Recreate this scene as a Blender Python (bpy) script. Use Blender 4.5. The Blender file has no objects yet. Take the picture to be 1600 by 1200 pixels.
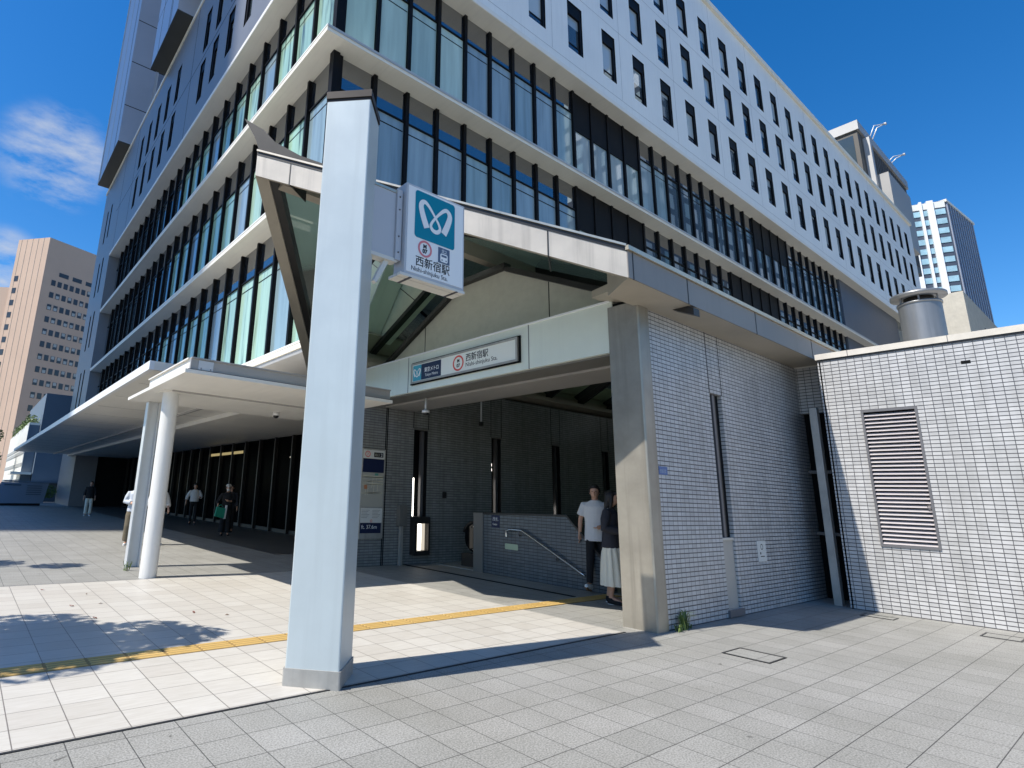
import bpy, bmesh, math, random
from mathutils import Vector, Matrix
random.seed(7)
S = bpy.context.scene
COL = S.collection
R = math.radians

# ------------------------------------------------------------------ materials
def nodes_of(name):
    m = bpy.data.materials.new(name); m.use_nodes = True
    nt = m.node_tree
    return m, nt, nt.nodes['Principled BSDF']

def N(nt, kind, **kw):
    n = nt.nodes.new(kind)
    for k, v in kw.items():
        if k in n.inputs: n.inputs[k].default_value = v
        else: setattr(n, k, v)
    return n

def rgb(c): return (c[0], c[1], c[2], 1)

def ramp(nt, fac, stops):
    r = N(nt, 'ShaderNodeValToRGB')
    cr = r.color_ramp
    while len(cr.elements) < len(stops): cr.elements.new(0.5)
    for e, (p, c) in zip(cr.elements, stops):
        e.position = p; e.color = rgb(c)
    nt.links.new(fac, r.inputs['Fac'])
    return r.outputs['Color']

def cmix(nt, fac, a, b, blend='MIX'):
    n = nt.nodes.new('ShaderNodeMix'); n.data_type = 'RGBA'; n.blend_type = blend
    fs, A, B = n.inputs[0], n.inputs[6], n.inputs[7]
    for sock, v in ((fs, fac), (A, a), (B, b)):
        if hasattr(v, 'is_linked'): nt.links.new(v, sock)
        elif isinstance(v, (int, float)): sock.default_value = v
        else: sock.default_value = rgb(v)
    return n.outputs[2]

def uvvec(nt, scale=(1, 1, 1), rot=0.0, loc=(0, 0, 0)):
    tc = N(nt, 'ShaderNodeTexCoord')
    mp = N(nt, 'ShaderNodeMapping')
    mp.inputs['Scale'].default_value = scale
    mp.inputs['Rotation'].default_value = (0, 0, rot)
    mp.inputs['Location'].default_value = loc
    nt.links.new(tc.outputs['UV'], mp.inputs['Vector'])
    return mp.outputs['Vector']

def noise(nt, vec, scale, detail=3, rough=0.55):
    n = N(nt, 'ShaderNodeTexNoise', Scale=scale, Detail=detail, Roughness=rough)
    nt.links.new(vec, n.inputs['Vector'])
    return n.outputs['Fac']

def bump(nt, b, h, strength=0.2, dist=0.01):
    n = N(nt, 'ShaderNodeBump', Strength=strength, Distance=dist)
    nt.links.new(h, n.inputs['Height'])
    nt.links.new(n.outputs['Normal'], b.inputs['Normal'])

MAT = {}
def paint(name, c, rough=0.5, metal=0.0, var=0.12, scale=1.5, spec=0.5, streak=0.0, coat=0.0, rvar=0.08):
    """Plain finish with blotchy wear: colour, gloss and faint run-off streaks vary."""
    m, nt, b = nodes_of(name)
    v = uvvec(nt)
    n1 = noise(nt, v, scale, 5, 0.65)
    lo = tuple(x * (1 - var) for x in c); hi = tuple(min(1, x * (1 + var * 0.6)) for x in c)
    col = ramp(nt, n1, [(0.3, lo), (0.7, hi)])
    if streak:
        v2 = uvvec(nt, (7, 0.35, 1))
        n2 = noise(nt, v2, 1.0, 4, 0.6)
        dark = tuple(x * (1 - streak) for x in c)
        fac = N(nt, 'ShaderNodeMapRange'); nt.links.new(n2, fac.inputs[0])
        fac.inputs[1].default_value = 0.5; fac.inputs[2].default_value = 0.75
        col = cmix(nt, fac.outputs[0], col, dark)
    nt.links.new(col, b.inputs['Base Color'])
    rr = N(nt, 'ShaderNodeMapRange'); nt.links.new(n1, rr.inputs[0])
    rr.inputs[3].default_value = max(0.02, rough - rvar); rr.inputs[4].default_value = min(1, rough + rvar)
    nt.links.new(rr.outputs[0], b.inputs['Roughness'])
    b.inputs['Metallic'].default_value = metal
    b.inputs['Specular IOR Level'].default_value = spec
    if coat: b.inputs['Coat Weight'].default_value = coat
    MAT[name] = m
    return m

def tiles(name, c1, c2, joint, w, h, gap, rough=0.35, off=(0, 0), stain=0.0, speck=0.0, streaky=0.0, bumpy=0.35, offset=0.0):
    """Stack-bond tiles or pavers in metres with dark joints, tone per tile, stains and speckle."""
    m, nt, b = nodes_of(name)
    v = uvvec(nt, (1, 1, 1), 0, (off[0], off[1], 0))
    br = N(nt, 'ShaderNodeTexBrick', offset=offset, squash=1.0)
    br.inputs['Scale'].default_value = 1.0
    br.inputs['Brick Width'].default_value = w
    br.inputs['Row Height'].default_value = h
    br.inputs['Mortar Size'].default_value = gap / 2
    br.inputs['Mortar Smooth'].default_value = 0.1
    br.inputs['Bias'].default_value = 0.0
    br.inputs['Color1'].default_value = rgb(c1); br.inputs['Color2'].default_value = rgb(c2)
    br.inputs['Mortar'].default_value = rgb(joint)
    nt.links.new(v, br.inputs['Vector'])
    col = br.outputs['Color']
    base = uvvec(nt)
    if speck:
        sp = noise(nt, base, 85, 2, 0.7)
        spc = ramp(nt, sp, [(0.36, (1 - speck,) * 3), (0.5, (1, 1, 1)), (0.64, (1 + speck * 0.8,) * 3)])
        col = cmix(nt, 1.0, col, spc, 'MULTIPLY')
        wob = N(nt, 'ShaderNodeTexNoise', Scale=9.0, Detail=2); nt.links.new(base, wob.inputs['Vector'])
        wv = N(nt, 'ShaderNodeVectorMath', operation='SCALE'); nt.links.new(wob.outputs['Color'], wv.inputs[0]); wv.inputs['Scale'].default_value = .14
        wa = N(nt, 'ShaderNodeVectorMath', operation='ADD'); nt.links.new(base, wa.inputs[0]); nt.links.new(wv.outputs[0], wa.inputs[1])
        vo = N(nt, 'ShaderNodeTexVoronoi', Scale=2.1); nt.links.new(wa.outputs[0], vo.inputs['Vector'])
        ds = ramp(nt, vo.outputs['Distance'], [(0.028, (.38, .37, .36)), (0.055, (1, 1, 1))])
        col = cmix(nt, 1.0, col, ds, 'MULTIPLY')
    if streaky:
        sv = uvvec(nt, (3, 26, 1))
        sn = noise(nt, sv, 1.6, 4, 0.6)
        sc = ramp(nt, sn, [(0.35, (1 - streaky, 1 - streaky * 1.1, 1 - streaky * 1.3)), (0.62, (1, 1, 1))])
        col = cmix(nt, 1.0, col, sc, 'MULTIPLY')
    if stain:
        st = noise(nt, base, 0.9, 6, 0.7)
        stc = ramp(nt, st, [(0.3, (1 - stain, 1 - stain, 1 - stain * 1.1)), (0.62, (1, 1, 1))])
        col = cmix(nt, 1.0, col, stc, 'MULTIPLY')
    nt.links.new(col, b.inputs['Base Color'])
    b.inputs['Roughness'].default_value = rough
    inv = N(nt, 'ShaderNodeMath', operation='SUBTRACT'); inv.inputs[0].default_value = 1.0
    nt.links.new(br.outputs['Fac'], inv.inputs[1])
    bump(nt, b, inv.outputs[0], bumpy, 0.004)
    MAT[name] = m
    return m

def glass_coated(name, c, ior=1.7, rough=0.02, var=0.15, scale=0.4):
    """Opaque-looking facade glass: blind or dark room behind, mirror coat in front."""
    m, nt, b = nodes_of(name)
    v = uvvec(nt)
    n1 = noise(nt, v, scale, 2, 0.5)
    col = ramp(nt, n1, [(0.3, tuple(x * (1 - var) for x in c)), (0.7, tuple(x * (1 + var) for x in c))])
    nt.links.new(col, b.inputs['Base Color'])
    b.inputs['Roughness'].default_value = rough
    b.inputs['IOR'].default_value = ior
    bump(nt, b, noise(nt, v, 1.1, 1, 0.4), 0.02, 0.02)
    MAT[name] = m
    return m

def curtain(name, c, ior, dark):
    m, nt, b = nodes_of(name)
    oi = N(nt, 'ShaderNodeObjectInfo'); mul = N(nt, 'ShaderNodeMath', operation='MULTIPLY'); nt.links.new(oi.outputs['Random'], mul.inputs[0]); mul.inputs[1].default_value = 37.0
    cb = N(nt, 'ShaderNodeCombineXYZ'); nt.links.new(mul.outputs[0], cb.inputs[0]); nt.links.new(mul.outputs[0], cb.inputs[1])
    tc_ = N(nt, 'ShaderNodeTexCoord'); ad = N(nt, 'ShaderNodeVectorMath', operation='ADD'); nt.links.new(tc_.outputs['UV'], ad.inputs[0]); nt.links.new(cb.outputs[0], ad.inputs[1])
    mp_ = N(nt, 'ShaderNodeMapping'); mp_.inputs['Scale'].default_value = (2.3, .16, 1); nt.links.new(ad.outputs[0], mp_.inputs['Vector'])
    n1 = noise(nt, mp_.outputs[0], 1.5, 3, .55)
    col = ramp(nt, n1, [(.34, tuple(x * dark for x in c)), (.46, tuple(x * .85 for x in c)), (.66, c)])
    tone = ramp(nt, oi.outputs['Random'], [(0, (.62, .70, .76)), (.4, (1, 1, 1)), (.7, (.82, .9, .9)), (1, (.95, 1, .93))])
    nt.links.new(cmix(nt, 1.0, col, tone, 'MULTIPLY'), b.inputs['Base Color'])
    b.inputs['Roughness'].default_value = .03; b.inputs['IOR'].default_value = ior
    bump(nt, b, noise(nt, ad.outputs[0], .9, 1, .4), .05, .03)
    MAT[name] = m

def emit(name, c, s):
    m = bpy.data.materials.new(name); m.use_nodes = True
    nt = m.node_tree; nt.nodes.clear()
    o = N(nt, 'ShaderNodeOutputMaterial'); e = N(nt, 'ShaderNodeEmission', Color=rgb(c), Strength=s)
    nt.links.new(e.outputs[0], o.inputs[0]); MAT[name] = m
    return m

def flat(name, c, rough=0.5, spec=0.4):
    m, nt, b = nodes_of(name)
    b.inputs['Base Color'].default_value = rgb(c); b.inputs['Roughness'].default_value = rough
    b.inputs['Specular IOR Level'].default_value = spec
    MAT[name] = m
    return m

tiles('granite', (.285, .28, .255), (.325, .318, .292), (.075, .072, .066), .304, .304, .006, 0.62, (.215, .02), stain=.20, speck=.34, bumpy=.5)
tiles('ivory_tile', (.54, .51, .455), (.60, .575, .52), (.20, .18, .16), .304, .304, .007, 0.42, (.155, .17), stain=.07, streaky=.10, bumpy=.4)
def mosaic(name, c, bed, perp, w, h, gb, gp, rough=.28, stain=.1):
    m, nt, b = nodes_of(name); v = uvvec(nt)
    sx = N(nt, 'ShaderNodeSeparateXYZ'); nt.links.new(v, sx.inputs[0])
    def M(op, a, k=None, k2=None):
        n = N(nt, 'ShaderNodeMath', operation=op)
        for i, q in enumerate((a, k, k2)):
            if q is None: continue
            if hasattr(q, 'is_linked'): nt.links.new(q, n.inputs[i])
            else: n.inputs[i].default_value = q
        return n.outputs[0]
    u_, v_ = M('DIVIDE', sx.outputs[0], w), M('DIVIDE', sx.outputs[1], h)
    jb = M('LESS_THAN', M('FRACT', v_), gb / h); jp = M('LESS_THAN', M('FRACT', u_), gp / w)
    cb = N(nt, 'ShaderNodeCombineXYZ'); nt.links.new(M('FLOOR', u_), cb.inputs[0]); nt.links.new(M('FLOOR', v_), cb.inputs[1])
    wn = N(nt, 'ShaderNodeTexWhiteNoise', noise_dimensions='2D'); nt.links.new(cb.outputs[0], wn.inputs['Vector'])
    tone = ramp(nt, wn.outputs['Value'], [(0, tuple(x * .86 for x in c)), (1, tuple(x * 1.06 for x in c))])
    st = ramp(nt, noise(nt, v, .8, 6, .7), [(.3, (1 - stain, 1 - stain, 1 - stain * 1.1)), (.62, (1, 1, 1))])
    tone = cmix(nt, 1.0, tone, st, 'MULTIPLY')
    mp2 = uvvec(nt, (5.5, .22, 1)); sk = ramp(nt, noise(nt, mp2, 1.0, 5, .65), [(.32, (1 - stain * 1.3, 1 - stain * 1.35, 1 - stain * 1.5)), (.55, (1, 1, 1))])
    tone = cmix(nt, 1.0, tone, sk, 'MULTIPLY')
    tone = cmix(nt, jp, tone, perp); tone = cmix(nt, jb, tone, bed)
    nt.links.new(tone, b.inputs['Base Color']); b.inputs['Roughness'].default_value = rough
    bump(nt, b, M('SUBTRACT', 1.0, M('MAXIMUM', jb, jp)), .6, .004)
    MAT[name] = m
mosaic('wall_tile', (.53, .525, .52), (.055, .055, .06), (.10, .10, .105), .106, .056, .0115, .0085)
mosaic('parapet_tile', (.12, .14, .155), (.035, .04, .045), (.06, .065, .07), .106, .056, .010, .006, .25, .12)
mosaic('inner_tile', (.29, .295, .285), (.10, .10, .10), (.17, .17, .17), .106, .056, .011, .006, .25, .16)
tiles('shaded_granite', (.09, .09, .088), (.12, .12, .115), (.04, .04, .04), .6, .6, .006, .4, stain=.2, speck=.3)  # granite paving with the lobby shade mixed into its colour
tiles('tactile_yellow', (.56, .36, .11), (.64, .43, .15), (.28, .2, .1), .304, .40, .006, 0.6, (.155, .0), stain=.12, bumpy=.2)
paint('tactile_base', (.30, .19, .06), .7, 0, .15, 3)
paint('pillar_paint', (.50, .56, .57), .38, .15, .07, 1.3, streak=.10, rvar=.08)
paint('steel_satin', (.36, .33, .275), .40, .5, .24, 1.3, streak=.30, rvar=.12)
paint('steel_skirt', (.42, .41, .38), .5, .35, .2, 3, streak=.25)
paint('beam_paint', (.74, .78, .68), .33, .1, .07, .6, streak=.06)
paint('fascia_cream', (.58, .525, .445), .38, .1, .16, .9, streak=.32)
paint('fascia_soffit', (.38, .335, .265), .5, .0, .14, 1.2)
paint('gold_trim', (.72, .62, .46), .3, .7, .15, 3)
paint('dark_metal', (.035, .034, .033), .42, .3, .2, 2)
paint('dark_flashing', (.018, .019, .021), .65, .0, .2, 2)
paint('bronze_cap', (.028, .021, .017), .5, .3, .3, 4)
paint('gable_stone', (.58, .565, .47), .6, .0, .09, 5)
paint('coping_stone', (.62, .575, .50), .55, .0, .14, 2.5, streak=.1)
paint('canopy_white', (.84, .80, .72), .42, .05, .07, .7, streak=.06)
paint('canopy_edge', (.84, .84, .83), .4, .05, .04, .7)
paint('canopy_grey', (.42, .40, .375), .4, .2, .1, 1)
paint('post_white', (.74, .73, .70), .33, .05, .06, 2)
paint('post_grey', (.62, .64, .65), .35, .2, .08, 2)
paint('ledge_cream', (.80, .755, .65), .5, .0, .07, .4, streak=.08)
paint('ledge_edge', (.78, .76, .71), .45, .0, .06, .4)
paint('panel_white', (.83, .83, .80), .42, .1, .05, .25, streak=.07)
paint('panel_slate', (.185, .195, .215), .45, .08, .12, .25)
paint('mullion_black', (.006, .006, .007), .5, .0, .2, 2, spec=.12)
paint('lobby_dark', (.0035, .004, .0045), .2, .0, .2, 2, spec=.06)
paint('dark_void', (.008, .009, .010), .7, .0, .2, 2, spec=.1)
paint('soffit_grey', (.36, .355, .34), .45, .1, .08, .5)
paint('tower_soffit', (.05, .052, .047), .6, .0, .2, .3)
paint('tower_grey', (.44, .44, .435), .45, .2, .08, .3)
paint('tower_blue', (.42, .46, .54), .35, .15, .08, .2)
paint('pink_stone', (.58, .42, .315), .7, .0, .06, .15)
paint('pink_window', (.05, .055, .06), .15, .0, .2, .5)
paint('blind_window', (.42, .44, .42), .3, .0, .2, .5)
paint('fin_white', (.82, .83, .83), .4, .0, .04, .3)
paint('tower_dark', (.07, .085, .115), .45, .1, .1, .2)
paint('tower_rib', (.26, .29, .36), .5, .0, .1, .2)
glass_coated('tower_glass', (.34, .52, .58), 1.9, .05)
paint('plant_room', (.10, .093, .082), .6, .0, .1, .3)
paint('plant_rib', (.085, .082, .08), .6, .0, .1, .3)
paint('concrete', (.52, .485, .41), .75, .0, .16, 1.6, streak=.1)
paint('duct_steel', (.24, .245, .25), .40, .6, .10, 1.2, streak=.12, rvar=.06)
paint('slat_grey', (.52, .485, .49), .45, .25, .06, 2)
paint('frame_grey', (.17, .165, .17), .45, .3, .1, 2)
paint('slot_panel', (.45, .42, .37), .5, .1, .1, 2)
paint('parapet_end', (.17, .165, .15), .5, .1, .1, 2)
paint('hoarding_blue', (.33, .39, .50), .5, .0, .06, .5)
paint('block_blue', (.115, .16, .215), .6, .0, .1, .2)
paint('louvre_white', (.72, .72, .67), .5, .0, .06, .5)
paint('louvre_grey', (.35, .36, .35), .5, .0, .06, .5)
curtain('pane_pale', (.52, .66, .60), 1.6, .80)
curtain('pane_blue', (.33, .42, .46), 1.9, .72)
glass_coated('pane_deep', (.045, .07, .085), 3.2, .015, .2)
glass_coated('pane_upper', (.015, .02, .028), 3.4, .012, .2)
curtain('pane_green', (.44, .64, .51), 1.7, .25)
glass_coated('pane_black', (.006, .007, .008), 1.18, .03, .2)
def blind_glass(name, ior):
    m, nt, b = nodes_of(name)
    oi = N(nt, 'ShaderNodeObjectInfo'); tc_ = N(nt, 'ShaderNodeTexCoord'); sp_ = N(nt, 'ShaderNodeSeparateXYZ'); nt.links.new(tc_.outputs['UV'], sp_.inputs[0])
    mr = N(nt, 'ShaderNodeMapRange'); nt.links.new(oi.outputs['Random'], mr.inputs[0]); mr.inputs[3].default_value = -.6; mr.inputs[4].default_value = 2.0
    gt = N(nt, 'ShaderNodeMath', operation='GREATER_THAN'); nt.links.new(sp_.outputs[1], gt.inputs[0]); nt.links.new(mr.outputs[0], gt.inputs[1])
    tone = ramp(nt, oi.outputs['Random'], [(0, (.34, .40, .44)), (.35, (.46, .52, .54)), (.7, (.28, .35, .40)), (1, (.42, .46, .47))])
    nt.links.new(cmix(nt, gt.outputs[0], (.05, .07, .085), tone), b.inputs['Base Color'])
    b.inputs['Roughness'].default_value = .02; b.inputs['IOR'].default_value = ior; MAT[name] = m
blind_glass('window_glass', 2.0)
glass_coated('window_low', (.02, .03, .05), 2.1, .02, .2)
flat('blind', (.52, .56, .55), .7)
flat('sign_white', (.82, .82, .80), .28)
flat('sign_cream', (.80, .82, .76), .3)
flat('sign_teal', (.008, .21, .30), .25)
flat('sign_teal_light', (.06, .38, .50), .3)
flat('sign_navy', (.012, .020, .062), .35)
flat('sign_ink', (.02, .02, .022), .5)
flat('sign_red', (.70, .09, .07), .4)
flat('sign_pink', (.66, .20, .22), .4)
flat('sign_slate', (.10, .135, .20), .4)
flat('case_grey', (.47, .48, .505), .35)
flat('case_under', (.66, .63, .56), .4)
flat('rivet_dark', (.06, .06, .07), .4)
flat('map_paper', (.40, .39, .34), .5)
flat('map_line', (.58, .55, .42), .5)
flat('map_green', (.10, .30, .24), .5)
flat('map_red', (.45, .20, .10), .5)
flat('map_text', (.20, .20, .20), .5)
flat('plate_blue', (.10, .17, .36), .4)
flat('plate_green', (.42, .50, .34), .35)
flat('notice_white', (.66, .66, .62), .4)
flat('rubber', (.012, .012, .012), .5)
flat('chrome', (.55, .56, .57), .2); MAT['chrome'].node_tree.nodes['Principled BSDF'].inputs['Metallic'].default_value = 1.0
flat('skin', (.50, .29, .20), .5); flat('hair', (.014, .012, .012), .5)
flat('tee_white', (.62, .62, .62), .85); flat('trouser_black', (.012, .012, .014), .85)
flat('blazer', (.028, .030, .040), .85); flat('skirt_cream', (.70, .69, .60), .85)
flat('shoe_white', (.75, .75, .74), .5); flat('gum_sole', (.24, .12, .05), .6)
flat('shirt_grey', (.52, .56, .62), .85); flat('trouser_olive', (.15, .125, .085), .9)
flat('trouser_pale', (.55, .56, .55), .9); flat('cap_grey', (.55, .55, .53), .8)
flat('mask_white', (.68, .68, .66), .8); flat('bag_green', (.02, .30, .19), .6)
flat('leaf_red', (.17, .05, .03), .7); flat('leaf_brown', (.14, .075, .04), .7)
flat('bark', (.09, .07, .05), .9)
emit('glow_white', (1, .95, .86), 3.0)
emit('lamp_soft', (1, .90, .74), 0.55)
emit('lamp_yellow', (1, .80, .38), 0.30)

def leaf_mat(name, a, b_):
    m, nt, b = nodes_of(name)
    g = N(nt, 'ShaderNodeNewGeometry')
    nt.links.new(ramp(nt, g.outputs['Random Per Island'], [(0, a), (1, b_)]), b.inputs['Base Color'])
    b.inputs['Roughness'].default_value = .55
    MAT[name] = m
leaf_mat('leaf_dark', (.02, .045, .012), (.06, .11, .03))
leaf_mat('leaf_light', (.06, .11, .025), (.16, .22, .06))

def roof_glass():
    m = bpy.data.materials.new('roof_glass'); m.use_nodes = True
    nt = m.node_tree; nt.nodes.clear()
    o = N(nt, 'ShaderNodeOutputMaterial')
    tr = N(nt, 'ShaderNodeBsdfTransparent', Color=(.42, .56, .49, 1))
    tl = N(nt, 'ShaderNodeBsdfTranslucent', Color=(.33, .40, .365, 1))
    df = N(nt, 'ShaderNodeBsdfDiffuse', Color=(.20, .26, .235, 1))
    gl = N(nt, 'ShaderNodeBsdfGlossy', Color=(.9, 1, .95, 1), Roughness=.03)
    a = N(nt, 'ShaderNodeMixShader', Fac=.45); nt.links.new(tl.outputs[0], a.inputs[1]); nt.links.new(df.outputs[0], a.inputs[2])
    c = N(nt, 'ShaderNodeMixShader', Fac=.90); nt.links.new(tr.outputs[0], c.inputs[1]); nt.links.new(a.outputs[0], c.inputs[2])
    fr = N(nt, 'ShaderNodeFresnel', IOR=1.4)
    e = N(nt, 'ShaderNodeMixShader'); nt.links.new(fr.outputs[0], e.inputs[0])
    nt.links.new(c.outputs[0], e.inputs[1]); nt.links.new(gl.outputs[0], e.inputs[2])
    nt.links.new(e.outputs[0], o.inputs[0]); MAT['roof_glass'] = m
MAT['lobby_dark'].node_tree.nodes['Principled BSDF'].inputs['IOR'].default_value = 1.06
roof_glass()

def office_glass():
    m, nt, b = nodes_of('office_grid')
    v = uvvec(nt)
    br = N(nt, 'ShaderNodeTexBrick', offset=0.0, squash=1.0)
    br.inputs['Scale'].default_value = 1
    br.inputs['Brick Width'].default_value = 2.6; br.inputs['Row Height'].default_value = 3.7
    br.inputs['Mortar Size'].default_value = .55; br.inputs['Mortar Smooth'].default_value = 0
    br.inputs['Color1'].default_value = (.25, .42, .48, 1); br.inputs['Color2'].default_value = (.95, .97, .95, 1)
    br.inputs['Mortar'].default_value = (.10, .11, .12, 1)
    nt.links.new(v, br.inputs['Vector']); nt.links.new(br.outputs['Color'], b.inputs['Base Color'])
    b.inputs['Roughness'].default_value = .2; MAT['office_grid'] = m
office_glass()

# ------------------------------------------------------------------ mesh builder
class MB:
    def __init__(s): s.v = []; s.f = []; s.m = []; s.mats = []; s.smooth = []
    def mi(s, mat):
        if mat not in s.mats: s.mats.append(mat)
        return s.mats.index(mat)
    def poly(s, pts, mat, smooth=False):
        i = len(s.v); s.v += [tuple(p) for p in pts]; s.f.append(tuple(range(i, i + len(pts)))); s.m.append(s.mi(mat)); s.smooth.append(smooth)
    def mesh(s, verts, faces, mat, smooth=False):
        i = len(s.v); s.v += [tuple(p) for p in verts]; k = s.mi(mat)
        for f in faces: s.f.append(tuple(i + j for j in f)); s.m.append(k); s.smooth.append(smooth)
    def hexa(s, p, mat):
        """p: 8 corners, bottom ring 0-3 then top ring 4-7."""
        s.mesh(p, [(3, 2, 1, 0), (4, 5, 6, 7), (0, 1, 5, 4), (1, 2, 6, 5), (2, 3, 7, 6), (3, 0, 4, 7)], mat)
    def box(s, a, b, mat):
        x0, x1 = sorted((a[0], b[0])); y0, y1 = sorted((a[1], b[1])); z0, z1 = sorted((a[2], b[2]))
        s.hexa([(x0, y0, z0), (x1, y0, z0), (x1, y1, z0), (x0, y1, z0), (x0, y0, z1), (x1, y0, z1), (x1, y1, z1), (x0, y1, z1)], mat)
    def prism(s, plan, z0, z1, mat, topmat=None):
        n = len(plan)
        zb = z0 if hasattr(z0, '__len__') else [z0] * n
        zt = z1 if hasattr(z1, '__len__') else [z1] * n
        v = [(p[0], p[1], zb[i]) for i, p in enumerate(plan)] + [(p[0], p[1], zt[i]) for i, p in enumerate(plan)]
        s.mesh(v, [(i, (i + 1) % n, n + (i + 1) % n, n + i) for i in range(n)], mat)
        s.mesh(v, [tuple(range(n - 1, -1, -1)), tuple(range(n, 2 * n))], topmat or mat)
    def tube(s, pts, rad, mat, n=10, caps=True, flat_=None, smooth=True):
        """swept round (or flattened) tube through pts; rad a number or list; flat_ = (ref dir, factor)"""
        pts = [Vector(p) for p in pts]; k = len(pts)
        rad = rad if hasattr(rad, '__len__') else [rad] * k
        up = None; rings = []
        for i, p in enumerate(pts):
            d = (pts[min(i + 1, k - 1)] - pts[max(i - 1, 0)])
            d = d.normalized() if d.length > 1e-9 else Vector((0, 0, 1))
            if up is None:
                up = Vector((1, 0, 0)) if abs(d.x) < .8 else Vector((0, 1, 0))
            a = up - d * up.dot(d)
            if a.length < 1e-6: a = d.orthogonal()
            a.normalize(); up = a; b = d.cross(a)
            r = rad[i]; rx, ry = (r if hasattr(r, '__len__') else (r, r))
            rings.append([p + a * math.cos(2 * math.pi * j / n) * rx + b * math.sin(2 * math.pi * j / n) * ry for j in range(n)])
        v = [q for r in rings for q in r]
        f = [(i * n + j, i * n + (j + 1) % n, (i + 1) * n + (j + 1) % n, (i + 1) * n + j) for i in range(k - 1) for j in range(n)]
        if caps: f += [tuple(range(n - 1, -1, -1)), tuple((k - 1) * n + j for j in range(n))]
        s.mesh(v, f, mat, smooth)
    def ball(s, c, r, mat, n=12, m=8):
        rx, ry, rz = r if hasattr(r, '__len__') else (r, r, r)
        v = []; 
        for i in range(m + 1):
            t = math.pi * i / m
            for j in range(n):
                a = 2 * math.pi * j / n
                v.append((c[0] + rx * math.sin(t) * math.cos(a), c[1] + ry * math.sin(t) * math.sin(a), c[2] + rz * math.cos(t)))
        f = [(i * n + j, (i + 1) * n + j, (i + 1) * n + (j + 1) % n, i * n + (j + 1) % n) for i in range(m) for j in range(n)]
        s.mesh(v, f, mat, True)
    def wall(s, axis, front, back, u0, u1, z0, z1, holes, mat, inner=None):
        """slab standing on a plane y=front (axis 'y') or x=front (axis 'x') with rectangular openings (u0,u1,z0,z1)"""
        us = sorted({u0, u1, *[h[0] for h in holes], *[h[1] for h in holes]}); zs = sorted({z0, z1, *[h[2] for h in holes], *[h[3] for h in holes]})
        us = [u for u in us if u0 - 1e-6 <= u <= u1 + 1e-6]; zs = [z for z in zs if z0 - 1e-6 <= z <= z1 + 1e-6]
        P = (lambda u, d, z: (u, d, z)) if axis == 'y' else (lambda u, d, z: (d, u, z))
        for zi in range(len(zs) - 1):
            run = None
            for ui in range(len(us)):
                solid = ui < len(us) - 1 and not any(h[0] < (us[ui] + us[ui + 1]) / 2 < h[1] and h[2] < (zs[zi] + zs[zi + 1]) / 2 < h[3] for h in holes)
                if solid and run is None: run = us[ui]
                if not solid and run is not None:
                    a, b, c, d = run, us[ui], zs[zi], zs[zi + 1]
                    s.poly([P(a, front, c), P(b, front, c), P(b, front, d), P(a, front, d)], mat)
                    s.poly([P(a, back, c), P(b, back, c), P(b, back, d), P(a, back, d)], mat)
                    run = None
        for (a, b, c, d) in list(holes) + [(u0, u1, z0, z1)]:
            mm = inner if (inner and (a, b, c, d) != (u0, u1, z0, z1)) else mat
            s.poly([P(a, front, c), P(b, front, c), P(b, back, c), P(a, back, c)], mm)
            s.poly([P(a, front, d), P(b, front, d), P(b, back, d), P(a, back, d)], mm)
            s.poly([P(a, front, c), P(a, front, d), P(a, back, d), P(a, back, c)], mm)
            s.poly([P(b, front, c), P(b, front, d), P(b, back, d), P(b, back, c)], mm)
    def to_mesh(s, name, origin=(0, 0, 0)):
        me = bpy.data.meshes.new(name)
        o = Vector(origin)
        me.from_pydata([tuple(Vector(p) - o) for p in s.v], [], s.f)
        for m in s.mats: me.materials.append(MAT[m])
        me.polygons.foreach_set('material_index', s.m)
        me.polygons.foreach_set('use_smooth', s.smooth)
        uv = me.uv_layers.new(name='UVMap').data
        for p in me.polygons:
            n = p.normal
            if abs(n.z) > .7:
                for li in p.loop_indices:
                    c = me.vertices[me.loops[li].vertex_index].co + o; uv[li].uv = (c.x, c.y)
            else:
                t = Vector((-n.y, n.x, 0)); t = t.normalized() if t.length > 1e-6 else Vector((1, 0, 0))
                if abs(t.x) > .999: t = Vector((1, 0, 0))
                if abs(t.y) > .999: t = Vector((0, 1, 0))
                for li in p.loop_indices:
                    c = me.vertices[me.loops[li].vertex_index].co + o; uv[li].uv = (c.dot(t), c.z)
        me.update()
        return me
    def build(s, name, parent=None, origin=None, bevel=0.0):
        if origin is None:
            origin = root_loc(parent) if parent else (0, 0, 0)
        me = s.to_mesh(name, origin)
        ob = bpy.data.objects.new(name, me); COL.objects.link(ob)
        if parent: ob.parent = parent
        else: ob.location = origin
        if bevel:
            b = ob.modifiers.new('bevel', 'BEVEL'); b.width = bevel; b.segments = 2; b.limit_method = 'ANGLE'; b.angle_limit = R(40)
        return ob

def root_loc(o):
    v = Vector((0, 0, 0))
    while o: v += Vector(o.location); o = o.parent
    return v

def tag(o, label, cat, group=None, kind=None):
    if label: o['label'] = label
    if cat: o['category'] = cat
    if group: o['group'] = group
    if kind: o['kind'] = kind
    return o

def thing(name, label, cat, loc=(0, 0, 0), group=None):
    o = bpy.data.objects.new(name, None); o.empty_display_size = .3; COL.objects.link(o); o.location = loc
    return tag(o, label, cat, group)

def struct(mb, name):
    o = mb.build(name); o['kind'] = 'structure'; return o

def part(name, parent, fn, bevel=0.0):
    mb = MB(); fn(mb); return mb.build(name, parent, bevel=bevel)

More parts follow.
